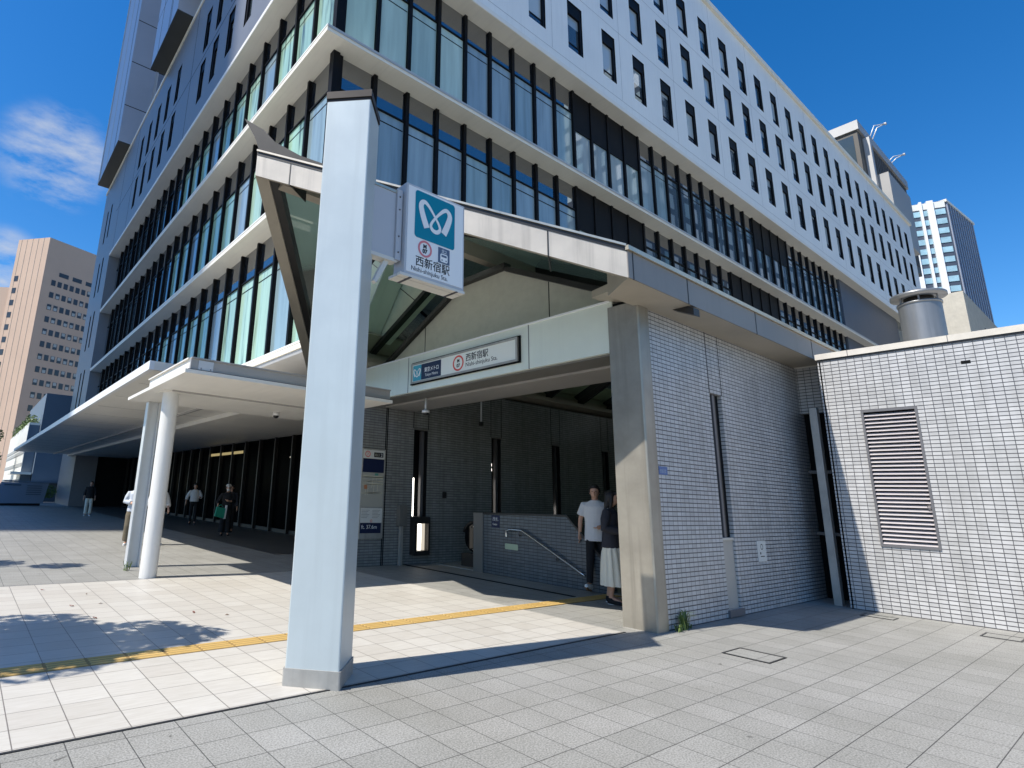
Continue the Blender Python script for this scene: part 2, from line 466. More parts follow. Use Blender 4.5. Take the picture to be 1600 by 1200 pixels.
def text_part(name, txt, parent, pos, axes, size, mat, align='LEFT', squeeze=1.0, bold=0.0, depth=.0015, shear=0):
    """lettering as a thin mesh lying on a face: pos = start of baseline, axes = (right, up, out)"""
    cu = bpy.data.curves.new(name, 'FONT'); cu.body = txt; cu.size = size; cu.align_x = align; cu.extrude = depth; cu.offset = bold
    cu.shear = shear; cu.resolution_u = 4
    tmp = bpy.data.objects.new(name + '_tmp', cu); COL.objects.link(tmp)
    dg = bpy.context.evaluated_depsgraph_get()
    me = bpy.data.meshes.new_from_object(tmp.evaluated_get(dg)); me.name = name
    bpy.data.objects.remove(tmp); bpy.data.curves.remove(cu)
    r, u, o = (Vector(a) for a in axes)
    M = Matrix((( r.x * squeeze, u.x, o.x, 0), (r.y * squeeze, u.y, o.y, 0), (r.z * squeeze, u.z, o.z, 0), (0, 0, 0, 1)))
    me.transform(M); me.materials.clear(); me.materials.append(MAT[mat])
    ob = bpy.data.objects.new(name, me); COL.objects.link(ob); ob.parent = parent
    ob.location = Vector(pos) - root_loc(parent)
    return ob

FACE_S = ((1, 0, 0), (0, 0, 1), (0, -1, 0))      # lies on a face looking to -Y
FACE_W = ((0, -1, 0), (0, 0, 1), (-1, 0, 0))     # lies on a face looking to -X

def on_face(axes, pos, pts):
    r, u, o = (Vector(a) for a in axes); p = Vector(pos)
    return [p + r * a[0] + u * a[1] + o * (a[2] if len(a) > 2 else 0) for a in pts]

def slab2d(mb, axes, pos, outline, mat, t=.002):
    """a thin plate with any outline lying on a face"""
    n = len(outline)
    v = on_face(axes, pos, [(a[0], a[1], 0) for a in outline]) + on_face(axes, pos, [(a[0], a[1], t) for a in outline])
    mb.mesh(v, [tuple(range(n, 2 * n)), tuple(range(n - 1, -1, -1))] + [(i, (i + 1) % n, n + (i + 1) % n, n + i) for i in range(n)], mat)

def rrect(x0, y0, x1, y1, r, n=5):
    out = []
    for cx, cy, a0 in ((x1 - r, y1 - r, 0), (x0 + r, y1 - r, 90), (x0 + r, y0 + r, 180), (x1 - r, y0 + r, 270)):
        for i in range(n + 1):
            a = R(a0 + 90 * i / n); out.append((cx + r * math.cos(a), cy + r * math.sin(a)))
    return out

def ring2d(mb, axes, pos, c, r0, r1, mat, t=.003, n=36, sx=1.0):
    for i in range(n):
        a, b = 2 * math.pi * i / n, 2 * math.pi * (i + 1) / n
        q = [(c[0] + r * math.cos(t_) * sx, c[1] + r * math.sin(t_)) for r, t_ in ((r0, a), (r1, a), (r1, b), (r0, b))]
        mb.poly(on_face(axes, pos, [(x, y, t) for x, y in q]), mat)

def spline(pts, k=8):
    out = []
    P = [pts[0]] + list(pts) + [pts[-1]]
    for i in range(1, len(P) - 2):
        a, b, c, d = (Vector(x) for x in P[i - 1:i + 3])
        for j in range(k):
            t = j / k
            out.append(.5 * ((2 * b) + (c - a) * t + (2 * a - 5 * b + 4 * c - d) * t * t + (3 * b - a - 3 * c + d) * t ** 3))
    out.append(Vector(P[-2])); return out

def emblem(mb, axes, pos, w, mat, t=.004):
    """white looped ribbon mark"""
    raw = [(475, 362, 46), (436, 275, 44), (414, 195, 38), (438, 154, 30), (480, 167, 24), (552, 243, 17), (604, 318, 20), (594, 356, 26), (561, 370, 28),
           (526, 356, 26), (516, 318, 20), (566, 243, 17), (638, 167, 24), (680, 154, 30), (706, 195, 38), (684, 275, 44), (645, 362, 46)]
    pts = [((x - 560) / 300 * w, (262 - y) / 300 * w, ww * 1.22 / 300 * w) for x, y, ww in raw]
    sp = spline(pts, 6)
    L, Rr = [], []
    for i, p in enumerate(sp):
        d = sp[min(i + 1, len(sp) - 1)] - sp[max(i - 1, 0)]; nrm = Vector((-d.y, d.x)).normalized()
        L.append((p.x + nrm.x * p.z / 2, p.y + nrm.y * p.z / 2)); Rr.append((p.x - nrm.x * p.z / 2, p.y - nrm.y * p.z / 2))
    for i in range(len(sp) - 1):
        zz = t + (i % 7) * 2e-5 + i * 1e-6
        mb.poly(on_face(axes, pos, [(*L[i], zz), (*L[i + 1], zz), (*Rr[i + 1], zz), (*Rr[i], zz)]), mat)

# ------------------------------------------------------------------ camera, sky, sun
cam = bpy.data.cameras.new('camera'); co = bpy.data.objects.new('camera', cam); COL.objects.link(co); S.camera = co
f_px, yaw, pitch, roll = 890.3, R(53.16), R(13.38), R(1.95)
fo = Vector((math.cos(yaw) * math.cos(pitch), math.sin(yaw) * math.cos(pitch), math.sin(pitch)))
rt = Vector((math.sin(yaw), -math.cos(yaw), 0)); up = rt.cross(fo)
r2 = rt * math.cos(roll) + up * math.sin(roll); u2 = up * math.cos(roll) - rt * math.sin(roll)
co.matrix_world = Matrix(((r2.x, u2.x, -fo.x, 0), (r2.y, u2.y, -fo.y, 0), (r2.z, u2.z, -fo.z, 1.42), (0, 0, 0, 1)))
cam.sensor_fit = 'HORIZONTAL'; cam.sensor_width = 36; cam.lens = f_px / 1600 * 36
cam.shift_x = (800 - 635.5) / 1600; cam.shift_y = -(600 - 564.4) / 1600
cam.clip_start = .05; cam.clip_end = 3000

SUN = Vector((-1, .143, 1.45)).normalized()
el = math.asin(SUN.z); az = math.atan2(SUN.y, SUN.x)
w = bpy.data.worlds.new('World'); S.world = w; w.use_nodes = True
nt = w.node_tree; bg = nt.nodes['Background']
sky = N(nt, 'ShaderNodeTexSky', sky_type='NISHITA', sun_disc=False)
sky.sun_elevation = el; sky.sun_rotation = (math.pi / 2 - az) % (2 * math.pi)
sky.air_density = 1.0; sky.dust_density = 0.3; sky.ozone_density = 3.5; sky.altitude = 0
# thin clouds low in the sky to the left
tc = N(nt, 'ShaderNodeTexCoord')
mp = N(nt, 'ShaderNodeMapping'); mp.inputs['Scale'].default_value = (1.0, 1.0, 2.6); mp.inputs['Rotation'].default_value = (0, R(-24), 0)
nt.links.new(tc.outputs['Generated'], mp.inputs['Vector'])
cn = N(nt, 'ShaderNodeTexNoise', Scale=9.0, Detail=9, Roughness=.6); nt.links.new(mp.outputs[0], cn.inputs['Vector'])
cr = N(nt, 'ShaderNodeMapRange'); nt.links.new(cn.outputs['Fac'], cr.inputs[0])
cr.inputs[1].default_value = .40; cr.inputs[2].default_value = .72
def patch(caz, cel, lo, hi):
    d_ = N(nt, 'ShaderNodeVectorMath', operation='DOT_PRODUCT'); nt.links.new(tc.outputs['Generated'], d_.inputs[0])
    d_.inputs[1].default_value = Vector((math.cos(R(caz)) * math.cos(R(cel)), math.sin(R(caz)) * math.cos(R(cel)), math.sin(R(cel))))
    k_ = N(nt, 'ShaderNodeMapRange', interpolation_type='SMOOTHSTEP'); nt.links.new(d_.outputs['Value'], k_.inputs[0])
    k_.inputs[1].default_value = lo; k_.inputs[2].default_value = hi
    return k_.outputs[0]
mx = N(nt, 'ShaderNodeMath', operation='MAXIMUM'); nt.links.new(patch(88.2, 27.0, .9962, .9996), mx.inputs[0]); nt.links.new(patch(91.0, 17.0, .9972, .9998), mx.inputs[1])
mul = N(nt, 'ShaderNodeMath', operation='MULTIPLY'); nt.links.new(cr.outputs[0], mul.inputs[0]); nt.links.new(mx.outputs[0], mul.inputs[1])
hs = N(nt, 'ShaderNodeHueSaturation', Hue=.504, Saturation=1.37, Value=1.84); nt.links.new(sky.outputs[0], hs.inputs['Color'])
cloud = cmix(nt, mul.outputs[0], hs.outputs[0], (6.3, 6.8, 7.6))
nt.links.new(cloud, bg.inputs['Color']); bg.inputs['Strength'].default_value = .078

sl = bpy.data.lights.new('sun', 'SUN'); sl.energy = 5.0; sl.angle = R(.5); sl.color = (1, .945, .86)
so = bpy.data.objects.new('sun', sl); COL.objects.link(so); so.rotation_euler = SUN.to_track_quat('Z', 'Y').to_euler(); so.location = (-20, 5, 40)
S.view_settings.view_transform = 'Standard'; S.view_settings.look = 'None'; S.view_settings.exposure = 0.34; S.view_settings.gamma = 1
S.render.engine = 'CYCLES'; S.cycles.use_denoising = True; S.cycles.max_bounces = 8; S.cycles.transparent_max_bounces = 12
S.cycles.sample_clamp_indirect = 6

# ------------------------------------------------------------------ ground
mb = MB()
mb.poly([(-400, -400, 0), (600, -400, 0), (600, 600, 0), (-400, 600, 0)], 'granite'); struct(mb, 'ground')
mb = MB()
mb.box((-30, 4.07, -.05), (6.255, 10.2, .004), 'ivory_tile'); struct(mb, 'pavement')
mb = MB()
mb.box((-30, 4.046, -.05), (6.28, 4.068, .0055), 'dark_flashing'); mb.box((-30, 10.202, -.05), (6.28, 10.22, .0055), 'frame_grey'); struct(mb, 'pavement_joint')
mb = MB()
mb.box((-30, 5.545, -.02), (8.9, 5.80, .0085), 'tactile_base')
for i in range(4):
    y = 5.578 + i * .063
    k = -30.0
    for j in range(128):
        x0 = -.155 - 30 * .304 + j * .304 + .012
        if x0 > 8.6: break
        mb.hexa([(x0, y - .017, .0085), (x0 + .28, y - .017, .0085), (x0 + .28, y + .017, .0085), (x0, y + .017, .0085),
                 (x0 + .005, y - .010, .0135), (x0 + .275, y - .010, .0135), (x0 + .275, y + .010, .0135), (x0 + .005, y + .010, .0135)], 'tactile_yellow')
struct(mb, 'tactile_path')
mb = MB(); mb.box((6.1, 13.0, -.05), (9.6, 49.5, .004), 'shaded_granite'); struct(mb, 'shaded_lobby_floor')  # same granite as the plaza, coloured dark to carry the canopy shade
mb = MB(); mb.box((7.78, 5.9, -.03), (7.86, 10.28, .006), 'dark_void'); struct(mb, 'floor_drain')

def cover(name, c, w, d, label):
    t = thing(name, label, 'access cover', (c[0], c[1], 0))
    x0, x1, y0, y1 = c[0] - w / 2, c[0] + w / 2, c[1] - d / 2, c[1] + d / 2
    def fr(m):
        e = .016
        m.box((x0, y0, -.02), (x1, y0 + e, .007), 'dark_metal'); m.box((x0, y1 - e, -.02), (x1, y1, .007), 'dark_metal')
        m.box((x0, y0 + e, -.02), (x0 + e * 1.6, y1 - e, .007), 'dark_metal'); m.box((x1 - e * 1.6, y0 + e, -.02), (x1, y1 - e, .007), 'dark_metal')
    part('frame', t, fr)
    part('infill', t, lambda m: m.box((x0 + .03, y0 + .02, -.02), (x1 - .03, y1 - .02, .005), 'granite'))
cover('access_cover', (6.53, 2.80), .40, .44, 'rectangular paver access cover with dark frame in the open grey paving')
cover('access_cover', (10.52, 2.80), .24, .38, 'small dark framed access cover in paving by the shaded end of louvred wall')
cover('access_cover', (10.35, 1.55), .36, .36, 'access cover with dark corners close to the wall below the louvred door')

# ------------------------------------------------------------------ sign pillar
pc = (2.475, 4.315)
def diamond(r): return [(pc[0] - r, pc[1]), (pc[0], pc[1] - r), (pc[0] + r, pc[1]), (pc[0], pc[1] + r)]
T = thing('sign_pillar', 'tall pale blue grey square metal pillar standing on the pavement edge', 'pillar', (pc[0], pc[1], 0))
part('shaft', T, lambda m: m.prism(diamond(.302), .12, 5.08, 'pillar_paint'), .012)
part('skirt', T, lambda m: m.prism(diamond(.318), -.02, .128, 'steel_skirt'), .012)
def capf(m):
    m.prism(diamond(.296), 5.08, 5.115, 'bronze_cap'); m.prism(diamond(.312), 5.115, 5.19, 'bronze_cap')
part('cap', T, capf)

# projecting sign hung on the pillar
SX0, SX1, SZ0, SZ1, SY0, SY1 = 3.075, 3.865, 3.545, 4.53, 4.20, 4.38
T = thing('station_sign', 'white boxed station sign with teal emblem panel projecting from the pillar', 'sign', (SX0, SY0, SZ0))
def case(m):
    m.box((SX0, SY0, SZ0), (SX1, SY1, SZ1), 'case_grey')
part('sign_case', T, case, .006)
part('sign_face', T, lambda m: m.box((SX0 + .022, SY0 - .004, SZ0 + .03), (SX1 - .022, SY0 + .02, SZ1 - .022), 'sign_white'))
def under(m):
    m.box((SX0 - .05, SY0 - .01, SZ0 - .03), (SX1 + .005, SY0 + .05, SZ0 - .002), 'case_under')
    m.box((SX0 - .05, SY0 + .06, SZ0 - .03), (SX1 + .005, SY1 + .01, SZ0 - .002), 'case_under')
    for x in (SX0 + .06, SX1 - .12): m.box((x, SY0 - .012, SZ0 - .034), (x + .03, SY1 + .01, SZ0 - .028), 'rivet_dark')
part('sign_underside', T, under)
def bracket(m):
    m.box((2.72, 4.27, 3.70), (2.995, 4.36, 4.40), 'case_grey')
    m.box((2.70, 4.262, 4.402), (3.0, 4.365, 4.43), 'gold_trim')
    m.box((2.70, 4.262, 3.66), (3.03, 4.365, 3.697), 'case_under')
part('sign_bracket', T, bracket)
part('bracket_brace', T, lambda m: m.hexa([(2.79, 4.29, 3.42), (2.82, 4.29, 3.40), (2.82, 4.34, 3.40), (2.79, 4.34, 3.42), (2.90, 4.29, 3.665), (2.96, 4.29, 3.665), (2.96, 4.34, 3.665), (2.90, 4.34, 3.665)], 'case_under'))
def plate(m):
    m.box((2.998, 4.245, 3.68), (3.06, 4.375, 4.44), 'case_grey')
    for z in (3.76, 3.93, 4.22, 4.36): m.ball((3.028, 4.243, z), .009, 'rivet_dark', 8, 5)
part('mounting_plate', T, plate)
OY = SY0 - .0045
tp = part('emblem_panel', T, lambda m: slab2d(m, FACE_S, (0, OY, 0), rrect(3.185, 3.965, 3.72, 4.485, .035), 'sign_teal', .003))
mbx = MB(); emblem(mbx, FACE_S, (3.452, OY - .003, 4.235), .40, 'sign_white', .003); mbx.build('emblem', tp)
cp = MB(); ring2d(cp, FACE_S, (3.325, OY, 3.865), (0, 0), .068, .090, 'sign_pink', .003); cpo = cp.build('route_badge', T)
text_part('lettering', 'M', cpo, (3.325, OY, 3.873), FACE_S, .058, 'sign_ink', 'CENTER', bold=.003)
text_part('lettering', '07', cpo, (3.325, OY, 3.820), FACE_S, .060, 'sign_ink', 'CENTER', bold=.003)
pg = part('train_pictogram', T, lambda m: slab2d(m, FACE_S, (0, OY, 0), rrect(3.50, 3.775, 3.655, 3.945, .006), 'sign_slate', .003))
def picto(m):
    slab2d(m, FACE_S, (0, OY - .003, 0), rrect(3.528, 3.79, 3.627, 3.882, .018), 'sign_white', .002)
    slab2d(m, FACE_S, (0, OY - .005, 0), rrect(3.542, 3.845, 3.613, 3.868, .006), 'sign_slate', .001)
    for x in (3.543, 3.598): slab2d(m, FACE_S, (0, OY - .005, 0), rrect(x, 3.803, x + .015, 3.818, .006), 'sign_slate', .001)
picto_mb = MB(); picto(picto_mb); picto_mb.build('train_symbol', pg)
text_part('lettering', '北2', pg, (3.578, OY - .003, 3.893), FACE_S, .048, 'sign_white', 'CENTER')
text_part('station_lettering', '西新宿駅', T, (3.205, OY, 3.672), FACE_S, .118, 'sign_ink', squeeze=.97, bold=.0008)
text_part('latin_lettering', 'Nishi-shinjuku Sta.', T, (3.155, OY, 3.60), FACE_S, .068, 'sign_ink', squeeze=.95)

# ------------------------------------------------------------------ station entrance hall
T = thing('station_entrance', 'grey tiled station entrance hall with pointed glass gable roof', 'station entrance', (6.6, 3.84, 0))
W0, W1, YN, YF = 6.8, 11.95, 3.84, 10.3
# near side wall with a tall slot
def near(m):
    m.wall('y', YN, YN + .38, W0 + .02, W1, 0, 3.98, [(8.36, 8.72, .10, 3.03)], 'wall_tile')
side = part('side_wall', T, near)
def slot(m):
    m.box((8.36, YN + .03, .10), (8.72, YN + .08, .985), 'slot_panel'); m.box((8.36, YN + .012, .985), (8.72, YN + .09, 1.015), 'coping_stone')
    m.box((8.33, YN - .03, .01), (8.76, YN + .1, .098), 'frame_grey')
    m.box((8.36, YN + .06, 1.015), (8.72, YN + .10, 3.03), 'dark_void'); m.box((8.50, YN + .035, 1.015), (8.56, YN + .06, 3.03), 'frame_grey'); m.box((8.585, YN + .045, 1.015), (8.61, YN + .06, 3.03), 'dark_metal')
part('wall_slot', side, slot)
for x in (8.355, 8.735): part('expansion_joint', side, lambda m: m.box((x - .006, YN - .003, 3.03), (x + .006, YN + .01, 3.95), 'dark_void'))
part('expansion_joint', side, lambda m: m.box((W0 + .002, YN - .003, 0), (W0 + .018, YN + .05, 3.97), 'dark_void'))
part('wall_capping', side, lambda m: m.box((W0 + .02, YN - .012, 3.965), (W1, YN + .05, 4.01), 'case_under'))
# recess at the back end of the side wall
def back(m):
    m.box((11.75, 2.7, 3.1), (12.0, YN - .002, 3.92), 'wall_tile'); m.box((11.70, 2.7, 3.92), (12.0, YN - .002, 3.99), 'case_under')
    m.box((11.9, 2.7, 0), (12.0, YN - .002, 3.1), 'dark_void')
    for z in (1.02, 2.05): m.box((11.78, 3.5, z), (11.85, YN - .002, z + .05), 'frame_grey')
part('recess_wall', T, back)
# steel column at the corner
part('corner_column', T, lambda m: m.prism([(6.56, 4.26), (6.56, 3.835), (6.575, 3.815), (6.80, 3.815), (6.80, 4.26)], -.02, 4.0, 'steel_satin'), .006)
part('column_head', T, lambda m: m.prism([(6.60, 4.24), (6.60, 3.88), (6.79, 3.86), (6.79, 4.24)], 4.0, 4.05, 'dark_void'))
# far inner wall with tall slots
FS = [(8.0, 8.40, 1.0, 2.92), (10.49, 10.83, 0.0, 2.94), (12.86, 13.2, 0, 2.94), (15.2, 15.52, 0, 2.94), (17.6, 17.9, 0, 2.94)]
far = part('inner_wall', T, lambda m: m.wall('y', YF, YF + .45, 6.62, 22, 0, 4.0, FS, 'inner_tile', 'dark_void'))
for a, b, c, d in FS:
    def sframe(m):
        m.box((a - .02, YF - .05, d), (b + .02, YF + .01, d + .03), 'parapet_end'); m.box((a, YF + .30, c), (b, YF + .36, d), 'dark_void'); m.box((b - .10, YF + .1, c), (b - .02, YF + .18, d), 'frame_grey')
    part('slot_frame', far, sframe)
    for x in (a - .02, b + .02): part('expansion_joint', far, lambda m: m.box((x - .008, YF - .004, d + .03), (x + .008, YF + .01, 3.99), 'dark_void'))
for x in (7.215, 7.255): part('expansion_joint', far, lambda m: m.box((x - .012, YF - .004, 0), (x + .012, YF + .01, 3.99), 'dark_void'))
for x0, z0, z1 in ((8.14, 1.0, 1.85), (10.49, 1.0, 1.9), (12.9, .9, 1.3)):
    part('daylight_strip', far, lambda m: m.box((x0, YF + .22, z0), (x0 + .07, YF + .25, z1), 'glow_white'))  # glowing strips stand in for daylight entering through the slots, no fitting there
part('daylight_strip', far, lambda m: [m.box((10.47, YF + .05, z), (10.55, YF + .08, z + .07), 'glow_white') for z in (2.12, 2.24)])
part('end_wall', T, lambda m: m.box((22, 3.84, -3), (22.3, YF + .45, 6), 'inner_tile'))
part('inner_side_wall', T, lambda m: m.box((W1, 3.9, 0), (22, 4.22, 4.0), 'inner_tile'))
# lintel beam and soffit of the opening
bm_ = part('lintel_beam', T, lambda m: m.box((6.585, 4.20, 3.385), (7.15, 10.9, 4.10), 'beam_paint'))
def bj(m):
    for y in (8.72, 5.665): m.box((6.582, y - .008, 3.383), (6.60, y + .008, 4.102), 'frame_grey')
    m.box((6.565, 4.23, 4.085), (6.60, 10.9, 4.11), 'canopy_edge')
part('panel_joint', bm_, bj)
part('opening_soffit', T, lambda m: [m.box((6.64, 4.25, 3.36), (7.14, 10.28, 3.384), 'parapet_end'), m.box((7.16, 4.25, 3.33), (8.0, 10.28, 3.46), 'canopy_grey')])
# gable wall of stone above the lintel
RY, RZ, SL = 7.25, 6.22, .491
def zt(y): return RZ - SL * abs(y - RY)
GX = 7.17
gy = [10.25, 10.25, 7.85, 6.65, 4.28, 4.28]; gz = [4.0, zt(10.25) - .42, zt(7.85) - .42, zt(6.65) - .42, zt(4.28) - .42, 4.0]
gab = part('gable_wall', T, lambda m: m.mesh([(GX, y, z) for y, z in zip(gy, gz)] + [(GX + .2, y, z) for y, z in zip(gy, gz)],
     [(0, 1, 2, 3, 4, 5), (11, 10, 9, 8, 7, 6)] + [(i, (i + 1) % 6, 6 + (i + 1) % 6, 6 + i) for i in range(6)], 'gable_stone'))
def gj(m):
    for y in (8.95, 5.72): m.box((GX - .004, y - .008, 4.0), (GX + .01, y + .008, zt(y) - .46), 'dark_void')
    for sgn in (-1, 1):      # dark frame under the glass along both slopes
        for k in range(1):
            y0, y1 = RY + sgn * .6, RY + sgn * 3.9
            m.hexa([(GX - .10, y0, zt(y0) - .50), (GX + .05, y0, zt(y0) - .50), (GX + .05, y1, zt(y1) - .50), (GX - .10, y1, zt(y1) - .50),
                    (GX - .10, y0, zt(y0) - .40), (GX + .05, y0, zt(y0) - .40), (GX + .05, y1, zt(y1) - .40), (GX - .10, y1, zt(y1) - .40)], 'dark_metal')
    m.box((GX - .12, 6.6, zt(6.65) - .46), (GX + .05, 7.9, zt(6.65) - .36), 'dark_metal')
part('gable_frame', gab, gj)
# roof
EY0, EY1, EX, AX, XB, H = 3.38, 11.12, 5.65, 2.60, 21.5, .38
roof = part('roof', T, lambda m: [m.hexa([(AX + .3, RY, RZ - .10), (EX - .01, e, zt(e) - .10), (XB, e, zt(e) - .10), (XB, RY, RZ - .10),
                                          (AX + .3, RY, RZ - .06), (EX - .01, e, zt(e) - .06), (XB, e, zt(e) - .06), (XB, RY, RZ - .06)], 'roof_glass') for e in (EY0 + .4, EY1 - .4)])
def prow(sgn):
    def g(m):
        e = RY + sgn * 3.87
        m.mesh([(EX, e, zt(e) - H), (AX, RY, RZ - H), (AX + .21, RY, RZ - H), (EX + .21, e, zt(e) - H), (EX, e, zt(e)), (AX, RY, RZ), (AX + .21, RY, RZ), (EX + .21, e, zt(e))],
               [(4, 5, 6, 7), (0, 1, 5, 4), (2, 3, 7, 6), (3, 0, 4, 7), (1, 2, 6, 5)], 'fascia_cream')
        m.hexa([(EX + .215, e, zt(e) - H + .03), (AX + .215, RY, RZ - H + .03), (AX + .36, RY, RZ - H + .03), (EX + .36, e, zt(e) - H + .03), (EX + .215, e, zt(e) - .12), (AX + .215, RY, RZ - .12), (AX + .36, RY, RZ - .12), (EX + .36, e, zt(e) - .12)], 'dark_metal')
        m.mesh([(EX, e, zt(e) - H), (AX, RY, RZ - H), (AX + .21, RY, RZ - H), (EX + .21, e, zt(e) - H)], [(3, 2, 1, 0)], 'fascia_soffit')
    return g
for sgn in (-1, 1):
    fa = part('fascia', roof, prow(sgn))
# trims and joints along the visible prow edge and eave
def trim(m):
    d = Vector((EX - AX, EY0 - RY, 0)).normalized(); out = Vector((-.813, -.582, 0))
    A = Vector((AX, RY, 0)); B = Vector((EX, EY0, 0)); L = (B - A).length
    def seg(s0, s1, za, zb, off, mat, th=.05):
        p0, p1 = A + d * s0, A + d * s1
        q = []
        for dz in (za, zb):
            for p, o in ((p0, off), (p1, off), (p1, off - th), (p0, off - th)):
                r_ = p + out * o; q.append((r_.x, r_.y, zt(p.y) + dz))
        m.hexa(q, mat)
    seg(0, L, .002, .03, .025, 'gold_trim', .3); seg(0, L, -.055, .0, .006, 'dark_metal', .02)
    for s in (.55, 2.9, 4.05): seg(s - .008, s + .008, -H - .003, .0, .004, 'dark_metal', .5)
part('edge_trim', roof, trim)
def eave(sgn):
    def g(m):
        e = RY + sgn * 3.87; i = e - sgn * 1.0
        z0 = zt(e) - H
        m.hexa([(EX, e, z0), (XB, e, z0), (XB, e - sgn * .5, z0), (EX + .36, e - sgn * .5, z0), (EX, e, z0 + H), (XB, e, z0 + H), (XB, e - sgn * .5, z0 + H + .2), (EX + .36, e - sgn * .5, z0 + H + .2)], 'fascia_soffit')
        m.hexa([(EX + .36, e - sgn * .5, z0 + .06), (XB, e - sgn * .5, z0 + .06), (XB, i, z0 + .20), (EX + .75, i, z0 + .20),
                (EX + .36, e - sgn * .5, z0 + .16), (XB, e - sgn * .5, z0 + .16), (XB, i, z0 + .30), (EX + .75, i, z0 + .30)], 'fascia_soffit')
        m.box((EX, e - sgn * .002, z0), (XB, e + sgn * .012, z0 + H - .05), 'fascia_shaded')
        m.box((EX - .02, e - sgn * .002, z0 + H - .045), (XB, e + sgn * .04, z0 + H + .01), 'gold_trim')
        for x in (5.75, 7.0, 9.0, 11.2, 13.4): m.box((x - .008, e, z0 - .002), (x + .008, e + sgn * .016, z0 + H), 'dark_metal')
    return g
paint('fascia_shaded', (.25, .23, .21), .4, .15, .08, .8, streak=.1)  # cream fascia darkened for the eave sides, shade held in the colour
for sgn in (-1, 1): part('eave', roof, eave(sgn))
def ridge(m):
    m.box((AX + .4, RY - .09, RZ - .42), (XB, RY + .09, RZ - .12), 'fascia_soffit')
part('ridge_beam', roof, ridge)
for x in (5.2, 8.6, 10.1, 11.6, 13.1, 14.6, 16.1, 17.6, 19.1):
    for sgn in (-1, 1):
        smax = min(3.6, (x - AX - .55) / (EX - AX) * 3.87)
        def raf(m):
            y0, y1 = RY + sgn * .1, RY + sgn * smax
            for (dx, za, zb, mat) in ((.045, -.22, -.105, 'fascia_soffit' if x < 6 else 'dark_metal'), (.03, -.30, -.222, 'dark_metal')):
                m.hexa([(x - dx, y0, zt(y0) + za), (x + dx, y0, zt(y0) + za), (x + dx, y1, zt(y1) + za), (x - dx, y1, zt(y1) + za),
                        (x - dx, y0, zt(y0) + zb), (x + dx, y0, zt(y0) + zb), (x + dx, y1, zt(y1) + zb), (x - dx, y1, zt(y1) + zb)], mat)
        part('rafter', roof, raf)
# dark upturned flashing past the apex
def fin(m):
    d = Vector((EX - AX, EY0 - RY, 0)).normalized(); A = Vector((AX, RY, 0))
    def P(s, z, off):
        p = A + d * s + Vector((.785, .619, 0)) * off; return (p.x, p.y, z)
    pts = [(-.279, 6.816), (.061, 6.571), (.27, 6.34), (.694, 6.06), (1.3, 5.775), (1.3, 5.70), (.034, 6.20), (-.061, 6.45)]
    v = [P(s, z, .0) for s, z in pts] + [P(s, z, .12) for s, z in pts]; n = len(pts)
    m.mesh(v, [tuple(range(n)), tuple(range(2 * n - 1, n - 1, -1))] + [(i, (i + 1) % n, n + (i + 1) % n, n + i) for i in range(n)], 'dark_flashing')
part('roof_flashing', roof, fin)
# stairwell floor beyond the parapet is only a hint: a low platform edge
part('platform', T, lambda m: m.box((8.56, 4.25, -.03), (21.9, 10.28, .018), 'granite'))

# sign on the lintel
T = thing('lintel_sign', 'long white station name board fixed to the lintel above the entrance', 'sign', (6.58, 7.2, 3.52))
def lfr(m):
    y0, y1, z0, z1 = 5.855, 8.57, 3.53, 3.925
    m.box((6.53, y0, z0), (6.584, y1, z0 + .035), 'steel_skirt'); m.box((6.53, y0, z1 - .035), (6.584, y1, z1), 'steel_skirt')
    m.box((6.53, y0, z0 + .035), (6.584, y0 + .035, z1 - .035), 'steel_skirt'); m.box((6.53, y1 - .035, z0 + .035), (6.584, y1, z1 - .035), 'steel_skirt')
    m.box((6.535, y0 - .03, z0 - .02), (6.584, y1 + .02, z0 - .002), 'dark_void'); m.box((6.56, y0 - .035, z0 - .02), (6.584, y0 - .002, z1 + .02), 'dark_void'); m.box((6.555, y0, z1 + .002), (6.584, y1, z1 + .02), 'dark_void')
part('frame', T, lfr)
part('sign_face', T, lambda m: m.box((6.545, 5.89, 3.565), (6.58, 8.535, 3.89), 'sign_cream'))
FX = 6.5445
lp = part('logo_panel', T, lambda m: slab2d(m, FACE_W, (FX, 8.515, 3.575), rrect(0, 0, .25, .30, .01), 'sign_teal_light', .002))
mbx = MB(); emblem(mbx, FACE_W, (FX - .002, 8.39, 3.725), .20, 'sign_white', .002); mbx.build('emblem', lp)
npn = part('name_panel', T, lambda m: slab2d(m, FACE_W, (FX, 8.262, 3.575), rrect(0, 0, .57, .30, .01), 'sign_navy', .002))
text_part('lettering', '東京メトロ', npn, (FX - .002, 8.17, 3.715), FACE_W, .098, 'sign_white', squeeze=.86, bold=.001)
text_part('lettering', 'Tokyo Metro', npn, (FX - .002, 8.15, 3.625), FACE_W, .075, 'sign_white', squeeze=.92)
rb = MB(); ring2d(rb, FACE_W, (FX, 7.23, 3.727), (0, 0), .108, .140, 'sign_red', .002); rbo = rb.build('route_badge', T)
text_part('lettering', 'M', rbo, (FX, 7.23, 3.742), FACE_W, .080, 'sign_ink', 'CENTER', bold=.003)
text_part('lettering', '07', rbo, (FX, 7.23, 3.655), FACE_W, .085, 'sign_ink', 'CENTER', bold=.003)
text_part('station_lettering', '西新宿駅', T, (FX, 7.045, 3.735), FACE_W, .148, 'sign_ink', squeeze=.93, bold=.001)
text_part('latin_lettering', 'Nishi-shinjuku Sta.', T, (FX, 7.045, 3.632), FACE_W, .104, 'sign_ink', squeeze=.98)

